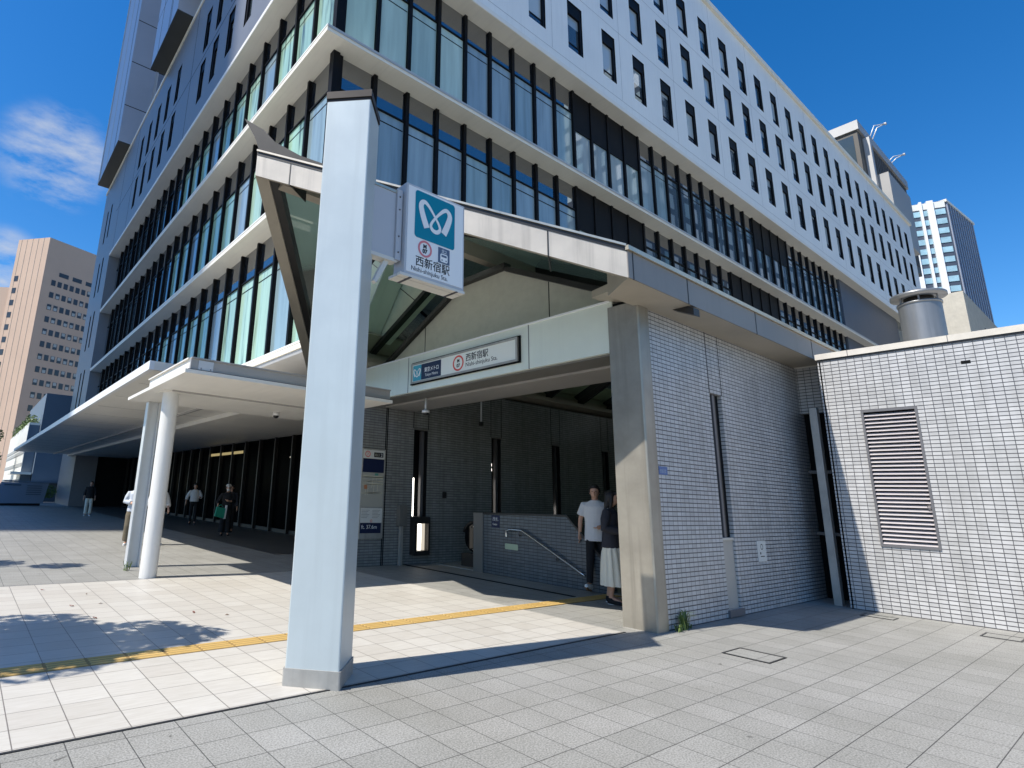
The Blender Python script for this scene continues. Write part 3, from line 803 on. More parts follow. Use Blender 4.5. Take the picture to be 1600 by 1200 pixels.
# things mounted in and on the hall
T = thing('map_board', 'wall map board with navy header on the inner tiled wall', 'notice board', (6.9, 10.28, 1.5))
my = 10.295
part('board_frame', T, lambda m: m.box((6.61, 10.262, .55), (7.20, 10.298, 2.40), 'steel_skirt'))
O = 10.261
part('header_panel', T, lambda m: slab2d(m, FACE_S, (0, O, 0), rrect(6.63, 2.19, 7.18, 2.37, .004), 'notice_white'))
part('navy_panel', T, lambda m: slab2d(m, FACE_S, (0, O, 0), rrect(6.63, 1.90, 7.17, 2.185, .004), 'sign_navy'))
mapp = part('map_sheet', T, lambda m: slab2d(m, FACE_S, (0, O, 0), rrect(6.63, 1.19, 7.17, 1.895, .004), 'map_paper'))
def mapl(m):
    rnd = random.Random(3)
    for i in range(16):
        x = rnd.uniform(6.65, 7.1); z = rnd.uniform(1.45, 1.85)
        if i % 2: slab2d(m, FACE_S, (0, O - .002, 0), [(x, z - .12), (x + .014, z - .12), (x + .02, z + .03), (x + .006, z + .03)], 'map_line', .0006)
        else: slab2d(m, FACE_S, (0, O - .002, 0), [(6.64, z), (7.16, z + rnd.uniform(-.04, .04)), (7.16, z + .012), (6.64, z + .012)], 'map_line', .0009)
    slab2d(m, FACE_S, (0, O - .003, 0), rrect(6.94, 1.84, 7.03, 1.885, .01), 'map_green', .001)
    slab2d(m, FACE_S, (0, O - .003, 0), rrect(6.68, 1.55, 6.76, 1.64, .02), 'map_red', .001)
mm = MB(); mapl(mm); mm.build('map_lines', mapp)
infop = part('info_sheet', T, lambda m: slab2d(m, FACE_S, (0, O, 0), rrect(6.63, .87, 7.17, 1.165, .004), 'notice_white'))
def infl(m):
    for i in range(6):
        for x in (6.65, 6.92): slab2d(m, FACE_S, (0, O - .002, 0), [(x, 1.12 - i * .03), (x + .2 - (i % 3) * .03, 1.12 - i * .03), (x + .2 - (i % 3) * .03, 1.127 - i * .03), (x, 1.127 - i * .03)], 'map_text', .001)
    ring2d(m, FACE_S, (6.9, O - .002, .905), (0, 0), .018, .028, 'sign_red', .001, 20)
mm = MB(); infl(mm); mm.build('info_lines', infop)
lowp = part('lower_panel', T, lambda m: slab2d(m, FACE_S, (0, O, 0), rrect(6.63, .66, 7.15, .865, .004), 'sign_navy'))
text_part('lettering', 'ft. 37.6m', lowp, (6.66, O - .002, .75), FACE_S, .11, 'sign_white')
hb = MB(); ring2d(hb, FACE_S, (6.74, O - .002, 2.28), (0, 0), .05, .066, 'sign_red', .001, 24); slab2d(hb, FACE_S, (6.9, O - .002, 2.225), rrect(0, 0, .24, .10, .003), 'sign_ink', .002); hbo = hb.build('header_marks', T)
text_part('lettering', '7', hbo, (6.74, O - .002, 2.245), FACE_S, .09, 'sign_red', 'CENTER')
text_part('lettering', '2', hbo, (7.095, O - .005, 2.238), FACE_S, .10, 'sign_white', 'CENTER')
text_part('lettering', '出口', hbo, (6.915, O - .005, 2.25), FACE_S, .065, 'map_line')

T = thing('wall_post', 'slim dark metal post standing against inner tiled wall beside map board', 'post', (7.66, 10.2, 0))
part('post_head', T, lambda m: m.box((7.57, 10.16, .80), (7.77, 10.28, 1.24), 'parapet_end'))
part('post_stem', T, lambda m: m.box((7.625, 10.19, 0), (7.695, 10.26, .80), 'steel_skirt'))
T = thing('lit_display_case', 'black framed glowing light box low on inner tiled wall', 'light box', (8.18, 10.22, .2))
def ldc(m):
    a, b, c, d = 7.96, 8.39, .20, 1.0
    m.box((a, 10.12, c), (b, 10.296, c + .09), 'dark_metal'); m.box((a, 10.12, d - .14), (b, 10.296, d), 'dark_metal'); m.box((a, 10.12, c + .09), (a + .06, 10.296, d - .14), 'dark_metal'); m.box((b - .05, 10.12, c + .09), (b, 10.296, d - .14), 'dark_metal')
part('frame', T, ldc)
part('glowing_panel', T, lambda m: m.box((8.02, 10.25, .29), (8.34, 10.28, .86), 'lamp_soft'))
part('lamp_tube', T, lambda m: m.box((8.13, 10.20, .30), (8.20, 10.24, .85), 'glow_white'))

T = thing('stair_parapet', 'dark tiled parapet wall with sloping end beside the escalator', 'parapet', (8.55, 7.5, 0))
part('tiled_wall', T, lambda m: m.mesh([(x, y, z) for x in (8.53, 8.75) for y, z in ((8.60, 0), (8.60, 1.13), (6.55, 1.17), (6.0, .66), (5.75, .4), (5.75, 0))],
     [(0, 1, 2, 3, 4, 5), (11, 10, 9, 8, 7, 6)] + [(i, (i + 1) % 6, 6 + (i + 1) % 6, 6 + i) for i in range(6)], 'parapet_tile'))
part('end_post', T, lambda m: m.box((8.50, 8.60, -.01), (8.78, 8.87, 1.15), 'parapet_end'), .01)
part('coping', T, lambda m: [m.hexa([(8.51, 8.6, 1.132), (8.77, 8.6, 1.132), (8.77, 6.55, 1.172), (8.51, 6.55, 1.172), (8.51, 8.6, 1.165), (8.77, 8.6, 1.165), (8.77, 6.54, 1.205), (8.51, 6.54, 1.205)], 'dark_metal'),
                             m.hexa([(8.51, 6.55, 1.172), (8.77, 6.55, 1.172), (8.77, 5.75, .402), (8.51, 5.75, .402), (8.51, 6.54, 1.205), (8.77, 6.54, 1.205), (8.77, 5.73, .44), (8.51, 5.73, .44)], 'dark_metal')])
T = thing('handrail', 'bent steel handrail sloping down along the tiled parapet', 'handrail', (8.45, 7.9, .7))
part('rail', T, lambda m: m.tube(spline([(8.46, 7.91, .73), (8.46, 7.91, .82), (8.46, 7.86, .865), (8.46, 7.78, .875), (8.46, 7.56, .875), (8.46, 7.45, .84), (8.46, 6.8, .54), (8.46, 6.15, .235)], 5), .021, 'chrome', 10))
for y, z in ((7.6, .87), (6.75, .52)):
    part('bracket', T, lambda m: m.tube([(8.46, y, z), (8.46, y, z - .09), (8.53, y, z - .09)], .011, 'frame_grey', 8))
T = thing('guide_plate', 'small navy plate with white lines on upper corner of parapet', 'sign', (8.525, 8.26, 1.0))
part('plate', T, lambda m: slab2d(m, FACE_W, (8.5285, 8.37, .885), rrect(0, 0, .22, .235, .006), 'sign_navy', .004))
text_part('lettering', '改札', T, (8.524, 8.34, 1.02), FACE_W, .08, 'notice_white'); text_part('lettering', 'Gate', T, (8.524, 8.34, .93), FACE_W, .06, 'notice_white')
T = thing('tactile_plate', 'pale green plate on parapet below the handrail start', 'sign', (8.525, 7.84, .56))
part('plate', T, lambda m: slab2d(m, FACE_W, (8.5285, 8.01, .505), rrect(0, 0, .33, .105, .02), 'plate_green', .006))
T = thing('escalator_handrail', 'black looped end of the escalator handrail behind the parapet post', 'escalator', (9.0, 9.3, 0))
def loop(x):
    return [(x, 9.30 + .34 * math.cos(t), .60 + .33 * math.sin(t)) for t in [R(20 + i * 16) for i in range(17)]]
for x in (8.95,):
    part('rubber_rail', T, lambda m: m.tube(loop(x), .04, 'rubber', 10))
    part('glass_panel', T, lambda m: m.mesh([(x, 9.30 + .30 * math.cos(t), .60 + .29 * math.sin(t)) for t in [R(i * 20) for i in range(18)]], [tuple(range(18))], 'pane_black'))
    part('inner_ring', T, lambda m: m.tube([(x - .02, 9.30 + .24 * math.cos(R(i * 18)), .60 + .24 * math.sin(R(i * 18))) for i in range(4, 17)], .012, 'chrome', 8))
    part('base_plinth', T, lambda m: m.box((x - .1, 8.9, 0), (x + .5, 9.6, .28), 'dark_metal'))
T = thing('ceiling_camera', 'small white dome camera under the lintel soffit', 'camera', (7.1, 8.79, 3.2))
part('mount', T, lambda m: m.tube([(7.1, 8.79, 3.36), (7.1, 8.79, 3.10)], .022, 'post_grey', 10)); part('dome', T, lambda m: m.ball((7.1, 8.79, 3.06), (.07, .07, .055), 'dark_metal')); part('housing', T, lambda m: m.tube([(7.1, 8.79, 3.06), (7.1, 8.79, 3.11)], .078, 'post_white', 14))
T = thing('hanging_conduit', 'thin pale conduit hanging from ceiling before inner wall', 'conduit', (10.03, 10.18, 3.2))
part('pipe', T, lambda m: m.tube([(10.03, 10.2, 4.02), (10.03, 10.2, 3.3)], .022, 'post_grey', 8)); part('sensor', T, lambda m: m.box((9.99, 10.16, 3.2), (10.07, 10.24, 3.3), 'dark_metal'))
T = thing('wall_switch', 'tiny dark switch box on the inner tiled wall', 'switch', (8.9, 10.29, 1.5))
part('plate', T, lambda m: m.box((8.88, 10.27, 1.42), (8.98, 10.299, 1.56), 'dark_metal'))

T = thing('address_plate', 'tiny blue street plate on side wall beside steel column', 'sign', (6.93, 3.835, 1.84))
part('plate', T, lambda m: slab2d(m, FACE_S, (6.84, 3.8385, 1.795), rrect(0, 0, .2, .10, .004), 'plate_blue', .005))
text_part('lettering', '西新宿', T, (6.855, 3.833, 1.82), FACE_S, .05, 'hoarding_blue')
T = thing('notice_plate', 'small white notice plate with line symbol low on the tiled side wall', 'sign', (9.54, 3.835, .81))
part('plate', T, lambda m: slab2d(m, FACE_S, (9.40, 3.8385, .67), rrect(0, 0, .28, .29, .006), 'notice_white', .006))
def nsym(m):
    ring2d(m, FACE_S, (9.54, 3.8325, .875), (0, 0), .032, .042, 'sign_ink', .001, 20)
    slab2d(m, FACE_S, (9.47, 3.8325, .77), rrect(0, 0, .03, .03, .003), 'sign_ink', .001); slab2d(m, FACE_S, (9.48, 3.8325, .735), rrect(0, 0, .13, .012, .003), 'sign_ink', .001)
part('symbol', T, nsym)

# ------------------------------------------------------------------ louvred tiled building on the right
T = thing('louvred_building', 'sunlit pale tiled building with grey louvred door', 'building', (11.0, 3.2, 0))
LD = (2.098, 2.775, .938, 2.97)
part('tiled_wall', T, lambda m: [m.wall('x', 11.0, 11.12, -8, 3.24, 0, 3.83, [LD], 'wall_tile', 'frame_grey'), m.box((11.0, 3.22, 0), (18, 3.26, 3.83), 'wall_tile')])
part('coping', T, lambda m: [m.box((10.975, -8, 3.862), (18, 3.28, 3.955), 'coping_stone'), m.box((10.99, -8, 3.832), (11.3, 3.265, 3.86), 'dark_metal')] + [m.box((10.972, y - .004, 3.86), (11.2, y + .004, 3.958), 'frame_grey') for y in (2.83, 1.63, .43)])
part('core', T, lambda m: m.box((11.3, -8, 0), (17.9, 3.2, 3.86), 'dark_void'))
door = part('louvred_door', T, lambda m: [m.box((10.985, LD[0], LD[2]), (11.03, LD[0] + .03, LD[3]), 'frame_grey'), m.box((10.985, LD[1] - .03, LD[2]), (11.03, LD[1], LD[3]), 'frame_grey'),
     m.box((10.985, LD[0] + .03, LD[2]), (11.03, LD[1] - .03, LD[2] + .035), 'frame_grey'), m.box((10.985, LD[0] + .03, LD[3] - .035), (11.03, LD[1] - .03, LD[3]), 'frame_grey'),
     m.box((11.09, LD[0], LD[2]), (11.11, LD[1], LD[3]), 'dark_void')])
def slats(m):
    n = 33; h = (LD[3] - LD[2] - .08) / n
    for i in range(n):
        z = LD[2] + .04 + i * h
        m.hexa([(10.992, LD[0] + .032, z), (11.0, LD[0] + .032, z - .004), (11.0, LD[1] - .032, z - .004), (10.992, LD[1] - .032, z),
                (11.045, LD[0] + .032, z + h * .72), (11.055, LD[0] + .032, z + h * .66), (11.055, LD[1] - .032, z + h * .66), (11.045, LD[1] - .032, z + h * .72)], 'slat_grey')
part('slats', door, slats)
part('handle', door, lambda m: m.tube([(10.985, 2.15 + .02 * math.cos(R(a)), 1.52 + .03 * math.sin(R(a))) for a in range(0, 361, 30)], .006, 'frame_grey', 6))
part('drain_hole', T, lambda m: m.box((10.996, 1.44, 3.515), (11.01, 1.54, 3.56), 'dark_void'))
T = thing('gate_post', 'grey square steel post standing in the dark recess between two tiled walls', 'post', (11.2, 3.45, 0))
part('post_shaft', T, lambda m: m.box((11.12, 3.40, -.01), (11.24, 3.51, 3.1), 'post_steel' if 'post_steel' in MAT else 'steel_skirt'), .006)
T = thing('vent_pipe', 'round steel vent stack with conical cap behind the louvred wall top', 'vent', (12.5, 2.12, 3.9))
part('duct', T, lambda m: m.tube([(12.5, 2.12, 3.8), (12.5, 2.12, 4.9)], .285, 'duct_steel', 40, False))
part('duct_rim', T, lambda m: m.tube([(12.5, 2.12, 4.885), (12.5, 2.12, 4.92)], .30, 'duct_steel', 40))
part('rain_cap', T, lambda m: m.tube([(12.5, 2.12, 5.02), (12.5, 2.12, 5.07), (12.5, 2.12, 5.18)], [.375, .375, .05], 'duct_steel', 40))
def stays(m):
    for i in range(6):
        a = i * math.pi / 3 + .2; m.box((12.5 + .27 * math.cos(a) - .012, 2.12 + .27 * math.sin(a) - .012, 4.92), (12.5 + .27 * math.cos(a) + .012, 2.12 + .27 * math.sin(a) + .012, 5.02), 'frame_grey')
    m.tube([(12.5, 2.12, 4.9), (12.5, 2.12, 5.02)], .2, 'bronze_cap', 20)
part('cap_stay', T, stays)
T = thing('concrete_block', 'small beige concrete rooftop block rising behind the vent stack', 'building', (70, 9, 0))
part('wall', T, lambda m: m.box((70, 8.75, 0), (92, 10.9, 21.5), 'concrete')); part('window', T, lambda m: m.box((78, 8.73, 18.6), (79.4, 8.76, 19.6), 'dark_void'))

# ------------------------------------------------------------------ covered walkway on the left
T = thing('walkway_canopy', 'low white walkway canopy with grey gutter on a round column', 'canopy', (2.62, 10.36, 0))
CX0, CX1, CY0, CY1, CZ = 2.27, 5.95, 8.33, 12.0, 3.06
part('roof_plate', T, lambda m: [m.box((CX0, CY0, CZ), (CX1, CY1, CZ + .055), 'canopy_white'), m.box((CX0 + .3, CY0 + 1.7, CZ - .03), (CX1, CY0 + 1.72, CZ), 'canopy_grey')])
def gut(m):
    m.box((CX0 + .09, CY0 + .09, CZ + .07), (CX1, CY0 + .15, CZ + .235), 'canopy_grey'); m.box((CX0 + .09, CY0 + .06, CZ + .235), (CX1, CY0 + .19, CZ + .255), 'canopy_grey')
    m.box((CX0 + .09, CY0 + .15, CZ + .07), (CX0 + .15, CY1 - 1.2, CZ + .235), 'canopy_white'); m.box((CX0 + .06, CY0 + .15, CZ + .235), (CX0 + .19, CY1 - 1.2, CZ + .255), 'canopy_white')
    m.box((CX0 + .05, CY0 + .04, CZ + .055), (CX1, CY1 - .1, CZ + .07), 'dark_metal')
    m.box((CX0 + .2, CY0 + .075, CZ + .08), (CX0 + .42, CY0 + .09, CZ + .22), 'post_grey')
    for x in (.24, .38): m.ball((CX0 + x, CY0 + .072, CZ + .10), .012, 'chrome', 8, 5)
part('gutter', T, gut)
part('round_column', T, lambda m: m.tube([(2.64, 10.36, -.01), (2.64, 10.36, CZ)], .135, 'post_white', 32, False))
part('column_head', T, lambda m: m.box((2.45, 10.1, CZ - .012), (2.85, 10.62, CZ - .001), 'canopy_white'))
T = thing('drain_post', 'slender grey channel post standing just behind the round white column', 'post', (2.70, 11.85, 0))
def chan(m):
    m.box((2.60, 11.76, 0), (2.625, 11.95, 3.055), 'post_grey'); m.box((2.625, 11.84, 0), (2.80, 11.865, 3.055), 'post_grey'); m.box((2.80, 11.76, 0), (2.825, 11.95, 3.055), 'post_grey')
part('post_shaft', T, chan); part('base_block', T, lambda m: m.box((2.82, 11.7, 0), (3.02, 11.98, .12), 'concrete'))
T = thing('canopy_camera', 'black dome camera hanging below the white canopy ceiling', 'camera', (5.0, 11.2, 3.0))
part('dome', T, lambda m: m.ball((5.0, 11.2, 2.985), (.06, .06, .05), 'rubber')); part('housing', T, lambda m: m.tube([(5.0, 11.2, 2.99), (5.0, 11.2, 3.06)], .07, 'post_white', 14))

# ------------------------------------------------------------------ large hospital-like block behind
BX, BY, OV = 6.70, 13.0, .64
T = thing('office_building', 'large office block with dark glazed lower storeys and white panels punched by windows', 'building', (BX, BY, 0))
LEV = [(4.92, 5.12), (9.65, 9.85), (14.20, 14.41), (18.80, 19.0)]
for i, (a, b) in enumerate(LEV):
    def led(m):
        x0, y0 = BX - OV, BY - OV
        xe = 75.0 if i else 75.0
        m.prism([(x0, y0), (xe, y0), (xe, BY + .3), (BX + .3, BY + .3), (BX + .3, 47.0), (x0, 47.0)], a, b - .05, 'ledge_cream')
        m.prism([(x0 - .012, y0 - .012), (xe, y0 - .012), (xe, BY + .3), (BX + .3, BY + .3), (BX + .3, 47.0), (x0 - .012, 47.0)], b - .055 if i < 3 else a + .02, b, 'ledge_edge')
    part('ledge', T, led)
    if i < 3:
        part('ledge_flashing', T, lambda m: m.box((BX - OV + .02, BY - OV - .02, b - .10), (75, BY - OV - .0125, b - .012), 'tower_grey'))
# white panel wall with punched windows, right side
rowsR = [(20.05, 22.5), (23.6, 26.05), (26.97, 29.4)]
colsR = [17.2 + 2.49 * k for k in range(-3, 23)]
PY = BY - OV
part('white_panel_wall', T, lambda m: m.wall('y', PY, PY + .5, BX - OV, 75, 19.02, 31.0, [(x, x + 1.02, a, b) for x in colsR for a, b in rowsR], 'panel_white', 'mullion_black'))
def pj(m):
    for z in (23.05, 26.5, 19.35): m.box((BX - OV, PY - .003, z - .012), (75, PY + .01, z + .012), 'tower_grey')
    for k in range(0, 27, 2): m.box((BX - OV + .1 + 2.49 * k - .01, PY - .003, 19.4), (BX - OV + .1 + 2.49 * k + .01, PY + .01, 31), 'tower_grey')
part('panel_joint', T, pj)
part('parapet_cap', T, lambda m: [m.box((BX - OV - .05, PY - .16, 31.0), (75.1, PY + .6, 31.35), 'ledge_cream')])
part('panel_end', T, lambda m: [m.box((74.7, PY + .005, 14), (75, 40, 31.0), 'panel_white')])
def punched(w_, h, deep, axis, lower=.36):
    m = MB(); d = deep
    def B(u0, z0, u1, z1, f, bk, mat):
        if axis == 'y': m.box((u0, f, z0), (u1, bk, z1), mat)
        else: m.box((f, u0, z0), (bk, u1, z1), mat)
    g = (lambda u: u) if axis == 'y' else (lambda u: w_ - u)
    B(.04, .04, w_ - .04, h - .60, d + .05, d + .09, 'window_glass')
    B(0, h - .60, w_, h, d - .04, d + .09, 'mullion_black')
    B(.04, .04, w_ - .04, lower, d + .02, d + .05, 'window_low')
    B(0, lower, w_, lower + .05, d, d + .06, 'mullion_black'); B(0, 0, w_, .04, d, d + .06, 'mullion_black')
    B(0, .04, .04, h - .6, d, d + .06, 'mullion_black'); B(w_ - .14, .04, w_, h - .6, d - .05, d + .06, 'mullion_black')
    return m
wm = punched(1.02, 2.45, .08, 'y').to_mesh('window')
n_win = 0
def inst(name, me, parent, loc):
    o = bpy.data.objects.new(name, me); COL.objects.link(o); o.parent = parent; o.location = Vector(loc) - root_loc(parent); return o
for x in colsR:
    for a, b in rowsR:
        if n_win < 74 and not (x < 12 and a > 23): inst('window', wm, T, (x, PY, a)); n_win += 1
# slate panel wall, left side
PX = BX - OV
rowsL = [(20.0, 22.3), (23.0, 25.4)]
colsL = [17.2, 19.3, 21.5, 23.6, 25.5, 30.7, 32.9, 35.1, 37.3, 39.5]
endH = [(y, y + .55, z, z + 3.0) for y in (49.6, 51.3) for z in (7.2, 12.0, 16.6, 21.4)]
part('slate_panel_wall', T, lambda m: [m.wall('x', PX, PX + .5, PY + .005, 47.0, 19.02, 27.2, [(y, y + .8, a, b) for y in colsL for a, b in rowsL], 'panel_slate', 'mullion_black'),
      m.wall('x', PX, PX + .5, 47.0, 54.5, 0, 27.2, endH, 'panel_slate', 'mullion_black'), m.box((PX, 46.95, 0), (BX + .8, 47.0, 19), 'panel_slate')])
part('parapet_cap', T, lambda m: m.box((PX - .06, PY + .61, 27.2), (PX + .5, 54.6, 27.45), 'ledge_cream'))
def sj(m):
    for y in (28.1, 41.6, 45.9): m.box((PX - .004, y - .02, 19.03), (PX + .01, y + .02, 27.2), 'mullion_black')
    m.box((PX - .004, PY, 22.62), (PX + .01, 47, 22.66), 'mullion_black')
part('panel_joint', T, sj)
wl = punched(.8, 2.4, .10, 'x').to_mesh('window')
wl2 = punched(.55, 3.0, .1, 'x').to_mesh('window')
for y in colsL:
    for a, b in rowsL:
        if n_win < 100: inst('window', wl, T, (PX, y, a)); n_win += 1
for h in endH:
    if n_win < 100: inst('window', wl2, T, (PX, h[0], h[2])); n_win += 1
# curtain wall bays: mullion with deep fin, transom, blind pane and upper pane
def bay(axis, w_, z0, z1, pane, upper, black_top=False, tr=1.12):
    m = MB()
    def B(u0, z0_, u1, z1_, f, bk, mat):
        if axis == 'y': m.box((u0, f, z0_), (u1, bk, z1_), mat)
        else: m.box((f, u0, z0_), (bk, u1, z1_), mat)
    h = z1 - z0; t = h - tr
    B(.08, 0, w_ - .08, t, .05, .09, pane)
    if black_top: B(.08, t - .75, w_ - .08, h, .0, .04, 'mullion_black')
    else:
        B(.08, t + .05, w_ - .08, h, .05, .09, upper)
        B(.08, t, w_ - .08, t + .05, .0, .09, 'mullion_black')
        if pane != 'pane_upper': B(.10, t - .34, w_ - .10, t - .30, .045, .05, 'mullion_black')
    B(-.055 if axis == 'x' else -.065, 0, .055 if axis == 'x' else .065, h + .0, -.075 if axis == 'x' else -.05, .09, 'mullion_black')
    return m
stuff_bays = MB(); n_bay = 0; cache = {}
def put_bay(axis, u, w_, z0, z1, pane, upper, bt):
    global n_bay
    loc = (u, BY, z0) if axis == 'y' else (BX, u, z0)
    key = (axis, round(z1 - z0, 2), pane, upper, bt)
    if n_bay < 100:
        if key not in cache: cache[key] = bay(axis, w_, z0, z1, pane, upper, bt).to_mesh('window_bay')
        inst('window_bay', cache[key], T, loc); n_bay += 1
    else:
        b = bay(axis, w_, z0, z1, pane, upper, bt)
        stuff_bays.mesh([(p[0] + loc[0], p[1] + loc[1], p[2] + loc[2]) for p in b.v], [], 'mullion_black')
        off = len(stuff_bays.v) - len(b.v)
        for f, k in zip(b.f, b.m):
            stuff_bays.f.append(tuple(off + j for j in f)); stuff_bays.m.append(stuff_bays.mi(b.mats[k])); stuff_bays.smooth.append(False)
rnd = random.Random(11)
todo = []
for fl in (2, 1):
    z0, z1 = LEV[fl][1], LEV[fl + 1][0]
    for k in range(35):
        u = BX + .18 + 1.26 * k
        if fl == 2: pane = 'pane_pale' if k < 4 else ('pane_blue' if k < 15 else 'pane_deep')
        else: pane = 'pane_blue' if k < 11 else 'pane_deep'
        bt = (fl == 2 and (9 <= k <= 12 or 23 <= k <= 26)) or (fl == 1 and (9 <= k <= 12 or 20 <= k <= 24))
        todo.append((math.hypot(u, BY), 'y', u, 1.26, z0, z1, pane, 'pane_upper', bt))
for fl in (2, 1, 0):
    z0, z1 = LEV[fl][1], LEV[fl + 1][0]
    for k in range(23):
        u = BY + .1 + 1.47 * k
        pane = ('pane_green', 'pane_green', 'pane_green', 'pane_blue')[(k * 7 + fl * 3) % 4] if u < 29 else ('pane_deep' if k % 3 else 'pane_black')  # panes past the tower's shadow edge get dark colours that include the shade
        todo.append((math.hypot(u, BX) * (1.0 if u < 30 else 1.6), 'x', u, 1.47, z0, z1, pane, 'soffit_grey' if u < 29 and fl < 2 and False else 'pane_upper', False))
todo.sort()
for t in todo: put_bay(*t[1:])
sb = stuff_bays.build('window_bays', T); sb['kind'] = 'stuff'
part('corner_mullion', T, lambda m: [m.box((BX - .12, BY - .12, a), (BX + .10, BY + .10, b), 'mullion_black') for a, b in ((5.12, 9.65), (9.85, 14.2), (14.41, 18.8))])
part('slate_infill', T, lambda m: [m.box((50.9, BY - .05, 14.41), (66, BY + .1, 18.8), 'tower_dark'), m.box((50.9, BY - .05, 9.85), (66, BY + .1, 14.2), 'tower_dark'), m.box((66, BY, 9.85), (74.9, BY + .1, 18.8), 'pane_deep')])
part('core', T, lambda m: [m.box((BX + .35, BY + .35, 5.2), (74.5, 46.9, 18.7), 'dark_void'), m.box((PX + .52, PY + .52, 19.05), (74.5, 46.9, 27.1), 'dark_void'), m.box((PX + .52, PY + .52, 27.1), (74.5, 27.0, 30.9), 'dark_void'), m.box((PX + .52, 47.05, 0), (30, 54.4, 27.1), 'dark_void')])
# overhanging upper storeys at the far left
UX, UZ = 5.15, 27.6
def upper(m):
    m.box((7.0, 27.2, UZ), (40, 54.0, 75), 'tower_grey')
    for y0, y1 in ((29.4, 35.3), (45.2, 53.7)): m.box((UX, y0, UZ + .02), (7.0, y1, 75), 'tower_blue')
    m.box((UX, 20.0, UZ + 2.0), (7.0, 29.38, 75), 'tower_grey')
part('upper_storeys', T, upper)
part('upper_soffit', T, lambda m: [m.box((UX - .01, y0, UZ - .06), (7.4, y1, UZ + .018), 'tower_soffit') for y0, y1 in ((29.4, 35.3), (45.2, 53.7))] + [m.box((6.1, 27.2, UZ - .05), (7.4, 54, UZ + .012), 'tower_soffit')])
def strips(m):
    for z in range(7): m.box((6.985, 41.0, UZ + 1.2 + z * 6.6), (7.0, 43.6, UZ + 6.6 + z * 6.6), 'window_low')
    for z in range(12): m.box((UX + .02, 45.19, UZ + 3.2 + z * 4), (7.0, 45.2, UZ + 3.26 + z * 4), 'mullion_black')
    m.box((UX - .008, 49.6, UZ), (UX + .01, 50.1, 75), 'tower_grey'); m.box((UX - .05, 53.2, UZ), (UX + .01, 53.7, 75), 'tower_grey')
part('upper_window_strip', T, strips)
for y in (31.0, 31.3, 33.6, 46.6, 46.9): part('upper_groove', T, lambda m: m.box((UX - .006, y, UZ + .02), (UX + .01, y + .09, 75), 'plant_room'))
for z in range(8): part('upper_panel_joint', T, lambda m: m.box((UX - .004, 29.4, UZ + 3.5 + z * 4.2), (UX + .01, 35.3, UZ + 3.56 + z * 4.2), 'plant_room'))
# ground floor: recessed glass lobby under a deep entrance canopy
part('entrance_canopy', T, lambda m: [m.box((2.5, 11.55, 3.66), (9.9, 49.5, 3.80), 'canopy_white'), m.box((2.47, 11.53, 3.64), (2.56, 49.5, 3.815), 'canopy_edge'), m.box((2.56, 11.53, 3.64), (5.4, 11.56, 3.815), 'canopy_white'),
                                      m.box((4.9, 11.6, 3.60), (4.96, 49.4, 3.66), 'canopy_grey'), m.box((5.8, 11.6, 3.52), (9.9, 49.4, 3.655), 'canopy_white')])
for k in range(14): part('soffit_seam', T, lambda m: m.box((2.7, 13.4 + 2.4 * k, 3.655), (5.8, 13.412 + 2.4 * k, 3.662), 'canopy_grey'))
part('storey_soffit', T, lambda m: m.box((6.1, 12.4, 4.80), (75, 47, 4.915), 'soffit_grey'))
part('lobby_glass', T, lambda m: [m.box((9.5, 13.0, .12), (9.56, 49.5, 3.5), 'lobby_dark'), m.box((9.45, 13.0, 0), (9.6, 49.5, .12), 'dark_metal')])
for k in range(24):
    part('lobby_mullion', T, lambda m: m.box((9.36, 13.3 + 1.5 * k, .0), (9.5, 13.38 + 1.5 * k, 3.5), 'dark_metal'))
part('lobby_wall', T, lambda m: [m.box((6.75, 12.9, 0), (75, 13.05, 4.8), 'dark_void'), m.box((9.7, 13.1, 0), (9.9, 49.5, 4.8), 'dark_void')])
part('lobby_lamp', T, lambda m: m.box((9.43, 24.2, 3.02), (9.44, 28.6, 3.14), 'lamp_yellow'))
part('lobby_lamp', T, lambda m: m.box((9.43, 15.2, 2.62), (9.44, 16.6, 2.70), 'lamp_yellow'))
for y, z in ((14.2, 2.75), (15.6, 2.9), (19.5, 2.7), (13.6, 1.7), (16.2, 1.75)): part('lobby_spotlight', T, lambda m: m.ball((9.42, y, z), .03, 'lamp_soft', 8, 6))
# rooftop plant at the far right end
def plant(m):
    m.box((71, 14.5, 30), (90, 19, 42.6), 'plant_room'); m.box((70.8, 14.3, 41.9), (90.2, 19.2, 43), 'tower_grey')
    for k in range(22): m.box((72.2 + k * .8, 14.44, 31), (72.5 + k * .8, 14.5, 41.8), 'plant_rib')
    m.box((70.94, 14.9, 32.5), (71.0, 18.2, 41.4), 'pane_deep')
    m.box((73.6, 13.0, 30), (82, 14.4, 37.2), 'soffit_grey'); m.box((72.6, 13.9, 30), (73.3, 14.5, 41.5), 'tower_grey')
part('roof_plant_room', T, plant)
for x, z in ((76, 44.6), (83, 43.6)):
    def ant(m):
        m.tube([(x, 14.6, 42.9), (x + .3, 14.0, z), (x + 1.5, 13.2, z + .4)], .06, 'post_grey', 6); m.tube([(x + .8, 14.6, 42.9), (x + 1.0, 13.9, z), (x + 1.5, 13.2, z + .4)], .06, 'post_grey', 6)
        m.box((x + 1.35, 13.1, z + .32), (x + 1.65, 13.3, z + .5), 'tower_grey')
    part('roof_mast', T, ant)

